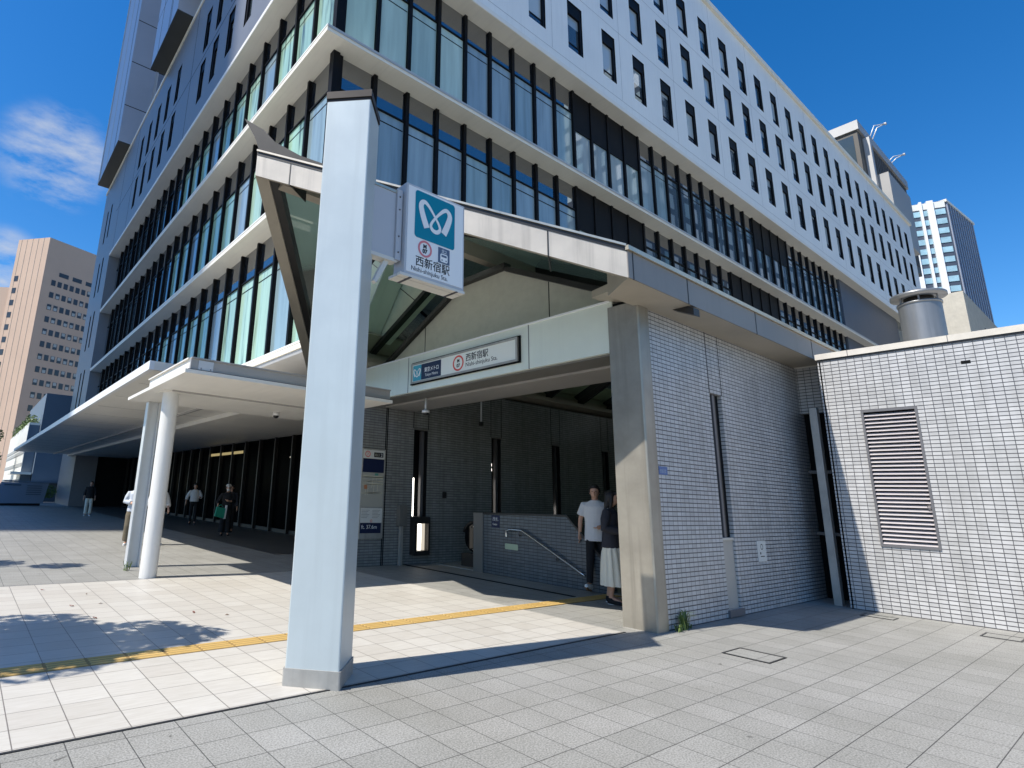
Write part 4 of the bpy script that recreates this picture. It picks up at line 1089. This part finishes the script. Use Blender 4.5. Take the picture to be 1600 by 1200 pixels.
# ------------------------------------------------------------------ far buildings
T = thing('pink_tower', 'pinkish stone high rise with rows of small square windows', 'building', (6.7, 149.8, 0))
A, B_, Cc = Vector((6.7, 149.8, 0)), Vector((.98, 156.7, 0)), Vector((26.5, 156.1, 0))
A2 = A + (Cc - A) * 1.0
Hh = 57.8
part('stone_body', T, lambda m: m.prism([(A.x, A.y), (A2.x + 8, A2.y + 5), (B_.x + 25, B_.y + 30), (B_.x, B_.y)], 0, Hh, 'pink_stone'))
part('lower_wing', T, lambda m: m.prism([(B_.x + .2, B_.y + .4), (B_.x - 18, B_.y + 14), (B_.x, B_.y + 30), (B_.x + 6, B_.y + 12)], 0, 46, 'pink_stone'))
dR = (Vector((A2.x + 8, A2.y + 5, 0)) - A).normalized(); nR = Vector((dR.y, -dR.x, 0))
dL = (B_ - A).normalized(); nL = Vector((-dL.y, dL.x, 0)); 
if nL.x > 0: nL = -nL
def wq(m, o, d, n_, s, z, w_, h, mat):
    p = o + d * s + n_ * .05
    m.hexa([(p.x, p.y, z), *[(q.x, q.y, z) for q in (p + d * w_, p + d * w_ - n_ * .2, p - n_ * .2)], (p.x, p.y, z + h), *[(q.x, q.y, z + h) for q in (p + d * w_, p + d * w_ - n_ * .2, p - n_ * .2)]], mat)
rnd = random.Random(5); wn = 0
for r_ in range(14):
    z = Hh - 11.2 - r_ * 2.95
    for c in range(7):
        if wn >= 96: break
        lit = rnd.random() < .5
        def g(m):
            wq(m, A, dR, nR, 2.0 + c * 1.42, z, .95, 1.35, 'pink_window')
            if lit: wq(m, A, dR, nR * 1.02, 2.1 + c * 1.42, z + rnd.choice((.1, .6)), .72, .7, 'blind_window')
        part('window', T, g); wn += 1
def lw(m):
    for r_ in range(15): wq(m, A, dL, nL, 7.0, Hh - 10.5 - r_ * 2.95, 1.1, 1.3, 'pink_window')
    for k in range(3): wq(m, A, dR, nR, 3.4 + k * 3.2, Hh - 8.6, 2.2, 1.0, 'pink_window')
    for k in range(1, 6): wq(m, A, dL, nL, k * 1.6, 0, .05, Hh, 'slot_panel'); 
o = part('small_windows', T, lw); o['kind'] = 'stuff'

T = thing('glass_tower', 'distant white finned glass tower with dark ribbed side beyond rooftop', 'building', (198.5, 24.8, 0))
P0, P1, P2 = Vector((198.5, 24.8, 0)), Vector((190.9, 40.4, 0)), Vector((221.8, 22.9, 0))
part('tower_body', T, lambda m: m.prism([(P0.x, P0.y), (P2.x, P2.y), (P2.x + 10, 50), (P1.x, P1.y)], 0, 84.3, 'tower_dark'))
d1 = (P1 - P0).normalized(); n1 = Vector((-d1.y, d1.x, 0)); n1 = n1 if n1.x < 0 else -n1
d2 = (P2 - P0).normalized(); n2 = Vector((d2.y, -d2.x, 0))
for s, w_ in ((2.6, 1.35), (5.0, .55), (7.3, 1.5), (9.6, .5), (11.2, .9)):
    part('white_fin', T, lambda m: wq(m, P0, d1, n1 * 12, s, 0, w_, 84.6, 'fin_white'))
for r_ in range(20):
    for s_, w_ in ((.25, 2.2), (4.0, .9), (5.6, 1.6), (8.85, .7), (10.15, .95)):
        part('window', T, lambda m: wq(m, P0, d1, n1 * 3, s_, 80.4 - r_ * 2.75, w_, 1.55, 'tower_glass'))
part('top_screen', T, lambda m: wq(m, P0, d1, n1 * 2, .1, 82.4, 12, 1.8, 'louvre_white'))
for k in range(11):
    part('side_rib', T, lambda m: wq(m, P0, d2, n2 * 6, .5 + k * 2.1, 0, .75, 83.9, 'tower_rib'))
part('parapet_edge', T, lambda m: wq(m, P0, d2, n2 * 8, 0, 83.9, 23.4, .7, 'ledge_cream'))

T = thing('slate_block', 'plain slate blue block behind the end of long canopy', 'building', (6, 60, 0))
part('wall', T, lambda m: m.box((4.58, 59, 0), (12, 75, 9.3), 'block_blue'))
part('window', T, lambda m: m.box((4.75, 58.95, 4.4), (5.05, 59.01, 5.4), 'dark_void'))
T = thing('louvred_annex', 'white louvred low building with planted roof edge at far left', 'building', (3.75, 60, 0))
part('wall', T, lambda m: m.box((3.75, 60, 0), (4.56, 86, 6.7), 'louvre_white'))
for z in (1.5, 2.9, 4.0, 4.5): part('louvre_band', T, lambda m: m.box((3.70, 60.2, z), (3.76, 85.8, z + .3), 'louvre_grey'))
part('end_wall', T, lambda m: m.box((3.78, 59.9, 0), (4.55, 59.99, 6.5), 'block_blue'))
part('ledge', T, lambda m: [m.box((3.0, 59, 2.2), (4.5, 64, 2.4), 'louvre_white'), m.box((2.6, 57, 1.55), (7.5, 59.9, 1.67), 'block_blue')])
T = thing('hoarding_board', 'low slate blue notice board standing in shade at far left', 'sign', (3.4, 46.4, 0))
part('board', T, lambda m: m.mesh([(1.85, 46.0, .15), (4.55, 47.2, .15), (4.75, 47.3, 1.5), (1.95, 46.05, 1.5), (1.85, 46.12, .15), (4.55, 47.32, .15), (4.75, 47.42, 1.5), (1.95, 46.17, 1.5)],
     [(0, 1, 2, 3), (7, 6, 5, 4), (0, 1, 5, 4), (1, 2, 6, 5), (2, 3, 7, 6), (3, 0, 4, 7)], 'hoarding_blue'))
def htext(m):
    for i in range(5):
        m.mesh([(3.45 + .0 * i, 46.68, 1.28 - i * .14), (4.35, 47.08, 1.28 - i * .14), (4.35, 47.08, 1.32 - i * .14), (3.45, 46.68, 1.32 - i * .14)], [(0, 1, 2, 3)], 'block_blue')
    m.mesh([(2.15, 46.10, 1.30), (3.1, 46.52, 1.30), (3.1, 46.52, 1.37), (2.15, 46.10, 1.37)], [(0, 1, 2, 3)], 'block_blue')
part('printed_lines', T, htext)
part('foot', T, lambda m: m.mesh([(2.1, 46.2, 0), (4.4, 47.2, 0), (4.4, 47.5, 0), (2.1, 46.5, 0), (2.1, 46.2, .15), (4.4, 47.2, .15), (4.4, 47.5, .15), (2.1, 46.5, .15)], [(0, 1, 5, 4), (1, 2, 6, 5), (2, 3, 7, 6), (3, 0, 4, 7), (4, 5, 6, 7)], 'dark_metal'))

# buildings across the plaza: one throws the long shade, one is mirrored in the glazing
T = thing('shading_tower', 'tall grey tower across the plaza that shades the far glazing', 'building', (-60, 37, 0))
part('tower_body', T, lambda m: m.prism([(-60, 37.0), (-60, 66), (-105, 66), (-105, 37)], 0, 190, 'office_grid'))
T = thing('mirrored_tower', 'bright gridded office tower mirrored in dark glazing of the right facade', 'building', (72, -14, 0))
part('tower_body', T, lambda m: m.prism([(76, -30), (175, -30), (175, -16), (76, -16)], 0, 74, 'office_grid'))

# ------------------------------------------------------------------ trees, hedge, weeds, leaves
def leaf_cloud(m, blobs, n, size, mat, seed, squash=.75):
    r = random.Random(seed); tot = sum(b[3] ** 2 for b in blobs)
    for b in blobs:
        for _ in range(int(n * b[3] ** 2 / tot)):
            while True:
                p = Vector((r.uniform(-1, 1), r.uniform(-1, 1), r.uniform(-1, 1)))
                if .25 < p.length < 1: break
            c = Vector(b[:3]) + Vector((p.x, p.y, p.z * squash)) * b[3]
            a = Vector((r.uniform(-1, 1), r.uniform(-1, 1), r.uniform(-.6, .6))).normalized(); q = a.orthogonal().normalized(); q = Matrix.Rotation(r.uniform(0, 6.28), 3, a) @ q
            s = size * r.uniform(.6, 1.3)
            m.poly([c - a * s, c + q * s * .45, c + a * s, c - q * s * .45], mat)
def tree(name, label, base, h, blobs, n, size, mat, seed, group=None, trunk=.14):
    t = thing(name, label, 'tree', base, group)
    bx, by = base[0], base[1]
    def tr(m):
        m.tube([(bx, by, 0), (bx + .05, by, h * .3), (bx - .04, by + .06, h * .6), (bx, by, h * .85)], [trunk, trunk * .8, trunk * .55, trunk * .2], 'bark', 8)
        for b in blobs[:10]: m.tube([(bx, by, h * .42), ((bx + b[0]) / 2, (by + b[1]) / 2, (h * .42 + b[2]) / 2 + .1), b[:3]], [trunk * .5, trunk * .3, trunk * .1], 'bark', 6)
    part('trunk', t, tr)
    part('crown', t, lambda m: leaf_cloud(m, blobs, n, size, mat, seed))
    return t
r = random.Random(21)
def blobs_at(cx, cy, z0, z1, rad, n, br):
    return [(cx + r.uniform(-rad, rad), cy + r.uniform(-rad, rad), r.uniform(z0, z1), br * r.uniform(.7, 1.2)) for _ in range(n)]
tree('street_tree', 'leafy street tree beside the plaza throwing dappled shade on ivory paving', (-4.0, 7.0, 0), 6.5,
     [(-1.7, 6.85, 4.6, 0.75), (-2.6, 6.6, 4.9, 0.8), (-3.3, 7.2, 5.4, 1.0), (-2.0, 7.35, 4.2, 0.5), (-4.2, 7.1, 5.6, 1.2), (-5.0, 6.5, 5.0, 1.0), (-1.15, 6.75, 4.45, 0.45), (-2.7, 7.4, 3.6, 0.55), (-2.5, 6.5, 3.5, 0.5), (-3.4, 6.3, 3.4, 0.6), (-2.4, 7.9, 4.6, 0.55), (-1.6, 6.35, 3.75, 0.38)], 9000, .09, 'leaf_dark', 3)
tree('street_tree', 'slender street tree farther along the plaza throwing thin shade streaks', (-4.4, 13.4, 0), 6.5,
     [(-2.4, 13.6, 4.4, .5), (-1.5, 12.9, 4.5, .42), (-3.4, 13.4, 4.9, .8), (-4.6, 13.5, 5.3, 1.0), (-2.6, 12.6, 3.9, .4), (-3.6, 12.6, 4.2, .5)], 6000, .08, 'leaf_dark', 4)
for i, (x, y, lab) in enumerate([(-.9, 58, 'dark leafy tree at the far left picture edge beside the notice board'), (.4, 70, 'dark round tree beyond the white louvred annex at far left')]):
    tree('leafy_tree', lab, (x, y, 0), 6.5, blobs_at(x, y, 2.5, 6.0, 1.5, 10, 1.1), 5000, .16, 'leaf_dark', 30 + i)
T = thing('hedge', 'clipped bright green hedge behind the slate notice board', 'hedge', (1.5, 54, 0))
part('foliage', T, lambda m: leaf_cloud(m, [(x * .5, 54, .9, .55) for x in range(-2, 12)], 5000, .09, 'leaf_light', 9, 1.0))
T = thing('roof_planting', 'light green planting along top of the white louvred annex', 'plant', (4.1, 66.5, 6.7))
part('foliage', T, lambda m: leaf_cloud(m, [(4.0 + .1 * (x % 3), 61 + 2.0 * x, 6.95, .6) for x in range(10)], 1600, .12, 'leaf_light', 12, 1.0))
def weed(m, c, n, h, seed):
    q = random.Random(seed)
    for _ in range(n):
        a = q.uniform(0, 6.28); l = h * q.uniform(.5, 1.1); o_ = Vector((c[0] + q.uniform(-.06, .06), c[1] + q.uniform(-.03, .03), 0)); d = Vector((math.cos(a), math.sin(a), 0)); s = Vector((-d.y, d.x, 0)) * .006
        p1 = o_ + d * l * .25 + Vector((0, 0, l * .75)); p2 = o_ + d * l * .7 + Vector((0, 0, l * .8))
        m.poly([o_ - s, o_ + s, p1 + s, p1 - s], 'leaf_light'); m.poly([p1 - s, p1 + s, p2], 'leaf_light')
T = thing('grass_tuft', 'tuft of green weeds sprouting at the foot of tiled side wall', 'weed', (7.02, 3.78, 0))
part('blades', T, lambda m: [weed(m, (7.05, 3.78), 34, .26, 1), weed(m, (6.9, 3.76), 20, .10, 2), weed(m, (7.2, 3.79), 12, .08, 3)])
T = thing('grass_tuft', 'small weed beside the base of grey channel post', 'weed', (2.5, 11.4, 0))
part('blades', T, lambda m: weed(m, (2.52, 11.35), 16, .22, 4))
lf = MB()
lf.mesh([(p[0] * .6, p[1] * .6, p[2] * .7) for p in [(0, -.055, .004), (.025, -.01, .016), (.018, .035, .010), (0, .06, .022), (-.02, .03, .008), (-.026, -.012, .018)]], [(0, 1, 2, 3, 4, 5)], 'leaf_red')
lme = lf.to_mesh('fallen_leaf')
lf2 = MB(); lf2.mesh([(0, -.03, .003), (.012, 0, .014), (0, .03, .005), (-.012, 0, .010)], [(0, 1, 2, 3)], 'leaf_brown'); lme2 = lf2.to_mesh('fallen_leaf')
q = random.Random(8)
for i, (x, y) in enumerate([(1.115, 9.64), (1.565, 9.09), (1.285, 8.27), (1.602, 8.3), (1.4, 7.43), (2.71, 6.95), (2.42, 7.26)]):
    o = bpy.data.objects.new('fallen_leaf', lme if i % 2 == 0 else lme2); COL.objects.link(o); o.location = (x, y, .005); o.rotation_euler = (0, 0, q.uniform(0, 6.28))
    tag(o, 'small dry fallen leaf lying on the sunlit ivory tile paving', 'leaf', 'fallen leaves on the ivory paving')

# ------------------------------------------------------------------ people
def remeshed(mb, name, parent, voxel, mat, smooth_it=2):
    me = mb.to_mesh(name)
    o = bpy.data.objects.new(name, me); COL.objects.link(o)
    rm = o.modifiers.new('r', 'REMESH'); rm.mode = 'VOXEL'; rm.voxel_size = voxel; rm.use_smooth_shade = True
    sm = o.modifiers.new('s', 'SMOOTH'); sm.factor = .5; sm.iterations = smooth_it
    dg = bpy.context.evaluated_depsgraph_get()
    m2 = bpy.data.meshes.new_from_object(o.evaluated_get(dg)); m2.name = name
    bpy.data.objects.remove(o)
    m2.materials.clear(); m2.materials.append(MAT[mat])
    for p in m2.polygons: p.material_index = 0
    ob = bpy.data.objects.new(name, m2); COL.objects.link(ob); ob.parent = parent
    return ob

def person(label, loc, face, h, pose, wear, fine=False, group=None):
    """Local frame: looks to -Y, own left hand at +X. pose: joints in metres for a 1.72 m figure."""
    t = thing('person', label, 'person', (loc[0], loc[1], loc[2] if len(loc) > 2 else 0), group)
    d = Vector((face[0], face[1], 0)).normalized(); t.rotation_euler = (0, 0, math.atan2(d.x, -d.y)); k = h / 1.72; t.scale = (k, k, k)
    vx = .0075 if fine else .013
    J = dict(pel=(0, 0, .95), chest=(0, 0, 1.25), neck=(0, .01, 1.45), head=(0, -.015, 1.60),
             hipL=(.083, 0, .93), hipR=(-.083, 0, .93), kneeL=(.10, -.01, .50), kneeR=(-.10, -.01, .50), ankL=(.10, .02, .085), ankR=(-.10, .02, .085), toeL=(.12, -.16, .03), toeR=(-.12, -.16, .03),
             shL=(.168, .01, 1.385), shR=(-.168, .01, 1.385), elL=(.235, .02, 1.13), elR=(-.235, .02, 1.13), wrL=(.25, -.05, .88), wrR=(-.25, -.05, .88), hdL=(0, -.15, -1), hdR=(0, -.15, -1))
    J.update(pose); V = {a: Vector(b) for a, b in J.items()}
    b = MB()
    # trunk, neck and head grow into one skin
    b.tube([(0, 0, .86), (0, 0, .95), (0, 0, 1.06), (0, 0, 1.2), (0, 0, 1.34), (0, .01, 1.42), (0, .01, 1.46)], [(.115, .085), (.122, .09), (.12, .082), (.14, .092), (.15, .095), (.11, .075), (.06, .06)], 'skin', 16)
    hd = V['head']; nk = V['neck']
    b.tube([nk - Vector((0, 0, .06)), nk, hd + Vector((0, .015, -.06))], [.06, .052, .052], 'skin', 12)
    b.tube([hd + Vector((0, -.025, -.115)), hd + Vector((0, -.02, -.10)), hd + Vector((0, -.012, -.06)), hd + Vector((0, -.004, 0)), hd + Vector((0, .004, .05)), hd + Vector((0, .008, .09)), hd + Vector((0, .008, .115))],
           [(.02, .02), (.042, .048), (.06, .075), (.073, .093), (.075, .096), (.058, .075), (.02, .03)], 'skin', 18)
    b.tube([hd + Vector((0, -.09, .01)), hd + Vector((0, -.112, -.028)), hd + Vector((0, -.09, -.036))], [.008, .014, .010], 'skin', 8)
    for sx in (-1, 1): b.ball(hd + Vector((sx * .075, .01, -.01)), (.010, .020, .030), 'skin', 10, 7)
    b.tube([hd + Vector((-.024, -.082, -.066)), hd + Vector((0, -.089, -.064)), hd + Vector((.024, -.082, -.066))], .008, 'skin', 6)
    for s in 'LR':
        b.tube([V['sh' + s] - Vector((0, 0, 0)), V['sh' + s].lerp(V['el' + s], .5), V['el' + s], V['el' + s].lerp(V['wr' + s], .35), V['wr' + s]], [.044, .043, .037, .037, .026], 'skin', 12)
        b.tube([V['hip' + s], V['hip' + s].lerp(V['knee' + s], .5), V['knee' + s], V['knee' + s].lerp(V['ank' + s], .35), V['ank' + s]], [.085, .072, .052, .05, .034], 'skin', 12)
        b.tube([V['ank' + s], V['ank' + s].lerp(V['toe' + s], .5), V['toe' + s]], [.036, .036, .03], 'skin', 10)
        # hand: palm, four fingers of different length and a thumb off the side
        dr = V['hd' + s].normalized(); side = Vector((1, 0, 0)) if s == 'L' else Vector((-1, 0, 0))
        wd = (Vector((0, 1, 0)) - dr * dr.y).normalized(); nn = dr.cross(wd)
        w0 = V['wr' + s]; pm = w0 + dr * .05
        b.tube([w0, w0 + dr * .03, w0 + dr * .07, w0 + dr * .092], [.024, .03, .034, .03], 'skin', 10)
        if fine:
            for i, (off, ln) in enumerate(((-.029, .060), (-.010, .076), (.010, .080), (.029, .070))):
                p0 = w0 + dr * .085 + wd * off; p1 = p0 + dr * ln * .5 - nn * .006; p2 = p1 + dr * ln * .38 - nn * .018 
                b.tube([p0, p1, p2], [.0105, .0095, .008], 'skin', 8)
            p0 = w0 + dr * .03 - wd * .03; b.tube([p0, p0 + dr * .03 - wd * .022 - nn * .008, p0 + dr * .058 - wd * .028 - nn * .016], [.013, .011, .009], 'skin', 8)
        else:
            for off, ln in ((-.024, .06), (-.008, .075), (.008, .075), (.024, .065)):
                p0 = w0 + dr * .08 + wd * off; b.tube([p0, p0 + dr * ln * .6 - nn * .008, p0 + dr * ln - nn * .02], [.011, .010, .008], 'skin', 6)
            p0 = w0 + dr * .03 - wd * .03; b.tube([p0, p0 + dr * .05 - wd * .025], [.013, .009], 'skin', 6)
    remeshed(b, 'body', t, vx, 'skin', 1 if fine else 2)
    # eyes, hair
    for sx in (-1, 1):
        e = MB(); e.ball(hd + Vector((sx * .030, -.083, .004)), (.011, .008, .008), 'hair', 8, 6); eo = e.build('eye', t); eo.location = (0, 0, 0); shift(eo, t)
    hm = MB()
    n, m_ = 20, 10; long_ = wear.get('hair') == 'long'
    hm.tube([hd + Vector((0, .03, -.03)), hd + Vector((0, .022, .02)), hd + Vector((0, .014, .065)), hd + Vector((0, .012, .105)), hd + Vector((0, .012, .13))], [(.082, .082), (.088, .09), (.086, .104), (.066, .08), (.02, .03)], 'hair', 16)
    hm.tube([hd + Vector((-.05, -.07, .075)), hd + Vector((0, -.088, .082)), hd + Vector((.05, -.07, .075))], [.02, .024, .02], 'hair', 8)
    for sx in (-1, 1): hm.tube([hd + Vector((sx * .075, .0, .06)), hd + Vector((sx * .08, .02, .0)), hd + Vector((sx * .07, .05, -.05))], [.022, .02, .018], 'hair', 8)
    if long_:
        hm.tube([hd + Vector((0, .05, .05)), hd + Vector((0, .065, -.06)), hd + Vector((0, .075, -.16)), hd + Vector((0, .07, -.24))], [(.09, .06), (.095, .06), (.09, .05), (.06, .03)], 'hair', 14)
        for sx in (-1, 1): hm.tube([hd + Vector((sx * .078, -.02, .05)), hd + Vector((sx * .088, -.01, -.06)), hd + Vector((sx * .09, .01, -.17))], [.025, .03, .02], 'hair', 8)
    if wear.get('cap'):
        remeshed(hm, 'hair', t, vx * 1.3, 'hair')
        cm = MB(); cm.tube([hd + Vector((0, .012, .05)), hd + Vector((0, .012, .09)), hd + Vector((0, .012, .128)), hd + Vector((0, .012, .145))], [(.098, .112), (.095, .108), (.07, .08), (.02, .03)], 'hair', 16)
        cm.tube([hd + Vector((0, -.07, .055)), hd + Vector((0, -.15, .045))], [(.02, .07), (.012, .055)], 'hair', 12)
        remeshed(cm, 'cap', t, .011, wear['cap'])
    else: remeshed(hm, 'hair', t, vx * 1.3, 'hair')
    if wear.get('mask'):
        km = MB(); km.ball(hd + Vector((0, -.055, -.055)), (.062, .055, .05), 'skin', 14, 10); remeshed(km, 'face_mask', t, .01, wear['mask'])
    # clothes
    def top(mat, hem, sleeve, ease, name, open_=False):
        c = MB(); e = ease
        c.tube([(0, 0, hem), (0, 0, hem + .12), (0, 0, 1.10), (0, 0, 1.24), (0, .0, 1.35), (0, .01, 1.425), (0, .01, 1.462)], [(.172 + e, .132 + e), (.166 + e, .122 + e), (.155 + e, .108 + e), (.165 + e, .113 + e), (.168 + e * .7, .105 + e), (.128, .082), (.072, .07)], mat, 22)
        for s in 'LR':
            a, el_, wr = V['sh' + s], V['el' + s], V['wr' + s]
            pts = [a + Vector((0, 0, .0)) - (a - Vector((0, 0, 1.38))) * .25, a]; rr = [.05, .056 + e * .6]
            if sleeve <= 1: pts += [a.lerp(el_, sleeve * .6), a.lerp(el_, sleeve)]; rr += [.062 + e * .8, .064 + e]
            else: pts += [a.lerp(el_, .5), el_, el_.lerp(wr, .5), el_.lerp(wr, sleeve - 1)]; rr += [.06 + e, .05 + e, .046 + e, .042 + e * .6]
            c.tube(pts, rr, mat, 14)
        return remeshed(c, name, t, vx * 1.15, mat, 2)
    def trousers(mat, ease, flare, name='trousers'):
        c = MB()
        c.tube([(0, 0, 1.02), (0, 0, .95), (0, 0, .87), (0, 0, .83)], [(.146, .104), (.160, .115), (.158, .112), (.10, .085)], mat, 20)
        for s in 'LR':
            a, kn, an = V['hip' + s], V['knee' + s], V['ank' + s]
            c.tube([a, a.lerp(kn, .35), a.lerp(kn, .75), kn, kn.lerp(an, .4), kn.lerp(an, .92)], [.084 + ease * .4, .082 + ease, .07 + ease, .064 + ease, .058 + ease + flare * .4, .05 + ease + flare], mat, 16)
        return remeshed(c, name, t, vx * 1.15, mat, 2)
    if wear.get('top'): top(*wear['top'])
    if wear.get('jacket'): top(*wear['jacket'])
    if wear.get('trousers'): trousers(*wear['trousers'])
    if wear.get('skirt'):
        c = MB(); rings = []
        for z, rx, ry in ((1.06, .13, .095), (.98, .160, .116), (.85, .178, .135), (.72, .192, .16), (.6, .205, .17), (.4, .225, .19), (.27, .235, .20)):
            amp = .018 * max(0, min(1, (.9 - z) / .25))
            rings.append([(math.cos(2 * math.pi * j / 96) * (rx + amp * (1 if j % 8 < 4 else -1)), math.sin(2 * math.pi * j / 96) * (ry + amp * (1 if j % 8 < 4 else -1)) - .03 * (1.06 - z), z) for j in range(96)])
        v = [p for g_ in rings for p in g_]; fcs = [(i * 96 + j, i * 96 + (j + 1) % 96, (i + 1) * 96 + (j + 1) % 96, (i + 1) * 96 + j) for i in range(6) for j in range(96)]
        c.mesh(v, fcs, wear['skirt'], True); so_ = c.build('skirt', t); shift(so_, t)
    for s in 'LR':
        c = MB(); an, to = V['ank' + s], V['toe' + s]; fd = (to - an); hz = Vector((fd.x, fd.y, 0)).normalized(); dn = (to - an).normalized()
        up_ = Vector((0, 0, 1)); heel = an - hz * .045 - up_ * .045
        tip = to + dn * .045
        c.tube([heel, heel.lerp(tip, .3) + up_ * .012, heel.lerp(tip, .65) + up_ * .0, tip], [.042, .048, .046, .028], 'shoe_white', 14)
        c.tube([an + up_ * .01, an - up_ * .03], [.046, .05], 'shoe_white', 12)
        remeshed(c, 'shoe', t, .011, wear.get('shoe', 'shoe_white'), 2)
        c = MB(); c.tube([heel - up_ * .034, heel.lerp(tip, .35) - up_ * .036, heel.lerp(tip, .7) - up_ * .036, tip - up_ * .018], [(.02, .044), (.02, .048), (.02, .05), (.014, .03)] if False else .026, wear.get('sole', 'shoe_white'), 12)
        so_ = c.build('shoe_sole', t); shift(so_, t)
    return t
def shift(o, t):
    # builder subtracts the figure's place; people are modelled about their own feet
    me = o.data; off = root_loc(t)
    for v in me.vertices: v.co += off
    o.location = (0, 0, 0)

person('person in white t-shirt and black trousers walking out beside the handrail', (8.62, 6.02), (-.86, -.52), 1.73,
       dict(kneeR=(-.10, -.13, .52), ankR=(-.12, -.22, .12), toeR=(-.15, -.38, .13), kneeL=(.09, .03, .50), ankL=(.09, .22, .12), toeL=(.10, .08, .035), elL=(.27, .02, 1.14), wrL=(.12, -.20, 1.05), hdL=(-.85, -.25, -.32), elR=(-.25, .06, 1.14), wrR=(-.27, .06, .90), hdR=(0, -.05, -1)),
       dict(top=('tee_white', .80, .72, .02, 't_shirt'), trousers=('trouser_black', .0, .0), sole='gum_sole'), fine=True)
person('person in dark blazer and long cream pleated skirt half hidden by steel column', (7.87, 5.24), (.35, -.94), 1.62,
       dict(elR=(-.24, .04, 1.13), wrR=(-.12, -.24, 1.08), hdR=(.7, -.5, .2), elL=(.24, .0, 1.13), wrL=(.14, -.24, 1.08), hdL=(-.5, -.6, .2), kneeR=(-.09, -.03, .5), kneeL=(.09, .02, .5), ankL=(.1, .10, .085), toeL=(.12, -.07, .03), neck=(0, -.01, 1.45), head=(0, -.04, 1.595)),
       dict(hair='long', top=('tee_white', .95, .5, .0, 'blouse'), jacket=('blazer', .83, 1.9, .018, 'blazer'), skirt='skirt_cream', shoe='trouser_black', sole='shoe_white'), fine=True)
person('person in pale grey shirt and wide olive trousers behind the channel post', (3.62, 16.3), (-.35, -.94), 1.60,
       dict(elR=(-.25, -.02, 1.14), wrR=(-.05, -.20, 1.12), hdR=(.9, -.2, 0), elL=(.25, -.02, 1.14), wrL=(.05, -.18, 1.08), hdL=(-.9, -.2, 0), kneeR=(-.1, -.06, .5)),
       dict(top=('shirt_grey', .88, 1.85, .02, 'shirt'), trousers=('trouser_olive', .035, .03)))
person('person in white shirt and pale trousers hidden behind the round white column', (4.17, 16.2), (.2, -.97), 1.60,
       dict(elL=(.26, .0, 1.13), wrL=(.22, -.16, .98), elR=(-.26, .0, 1.13), wrR=(-.22, -.1, .92)),
       dict(top=('tee_white', .84, 1.6, .03, 'shirt'), trousers=('trouser_pale', .02, .02)))
person('person in white shirt and dark trousers standing in the shade under building', (7.9, 25.2), (-.3, -.95), 1.68,
       dict(elR=(-.30, .04, 1.15), wrR=(-.33, -.05, .93), elL=(.28, .0, 1.15), wrL=(.20, -.18, 1.12), hdL=(0, -.6, .6)),
       dict(top=('tee_white', .95, 1.55, .02, 'shirt'), trousers=('trouser_black', .0, .01), shoe='trouser_black', sole='rubber'))
pg_ = person('person in black with pale cap and white face mask holding a green bag', (7.0, 18.9), (-.35, -.94), 1.62,
       dict(elR=(-.30, -.02, 1.13), wrR=(-.30, -.22, 1.0), hdR=(-.1, -.5, -.8), elL=(.24, .0, 1.15), wrL=(.05, -.22, 1.16), hdL=(-.7, -.3, .2)),
       dict(cap='cap_grey', mask='mask_white', top=('trouser_black', .84, 1.6, .02, 'top'), trousers=('trouser_black', .03, .03), shoe='trouser_black', sole='rubber'))
person('person in dark top and white trousers far off in shade beside canopy', (5.05, 32.3), (-.2, -.98), 1.66,
       dict(kneeR=(-.1, -.05, .5)), dict(top=('trouser_black', .86, 1.5, .02, 'top'), trousers=('skirt_cream', .01, .02)))
person('person in dark clothes standing behind the masked person in shade', (7.75, 20.6), (-.35, -.94), 1.64,
       dict(), dict(top=('blazer', .84, 1.8, .02, 'top'), trousers=('trouser_black', .01, .01), shoe='trouser_black', sole='rubber'))
T = thing('hand_bag', 'bright green bag with white edge held by masked person', 'bag', (6.72, 18.62, .6))
def bagf(m):
    m.hexa([(6.52, 18.58, .62), (6.82, 18.58, .55), (6.82, 18.66, .55), (6.52, 18.66, .62), (6.56, 18.59, .92), (6.86, 18.59, .86), (6.86, 18.65, .86), (6.56, 18.65, .92)], 'bag_green')
part('pouch', T, bagf, .01)
part('white_edge', T, lambda m: m.hexa([(6.82, 18.575, .54), (6.87, 18.575, .54), (6.87, 18.665, .54), (6.82, 18.665, .54), (6.862, 18.58, .96), (6.90, 18.58, .96), (6.90, 18.66, .96), (6.862, 18.66, .96)], 'shoe_white'))
part('strap', T, lambda m: m.tube([(6.60, 18.62, .91), (6.70, 18.62, .98), (6.80, 18.62, .88)], .01, 'bag_green', 6))
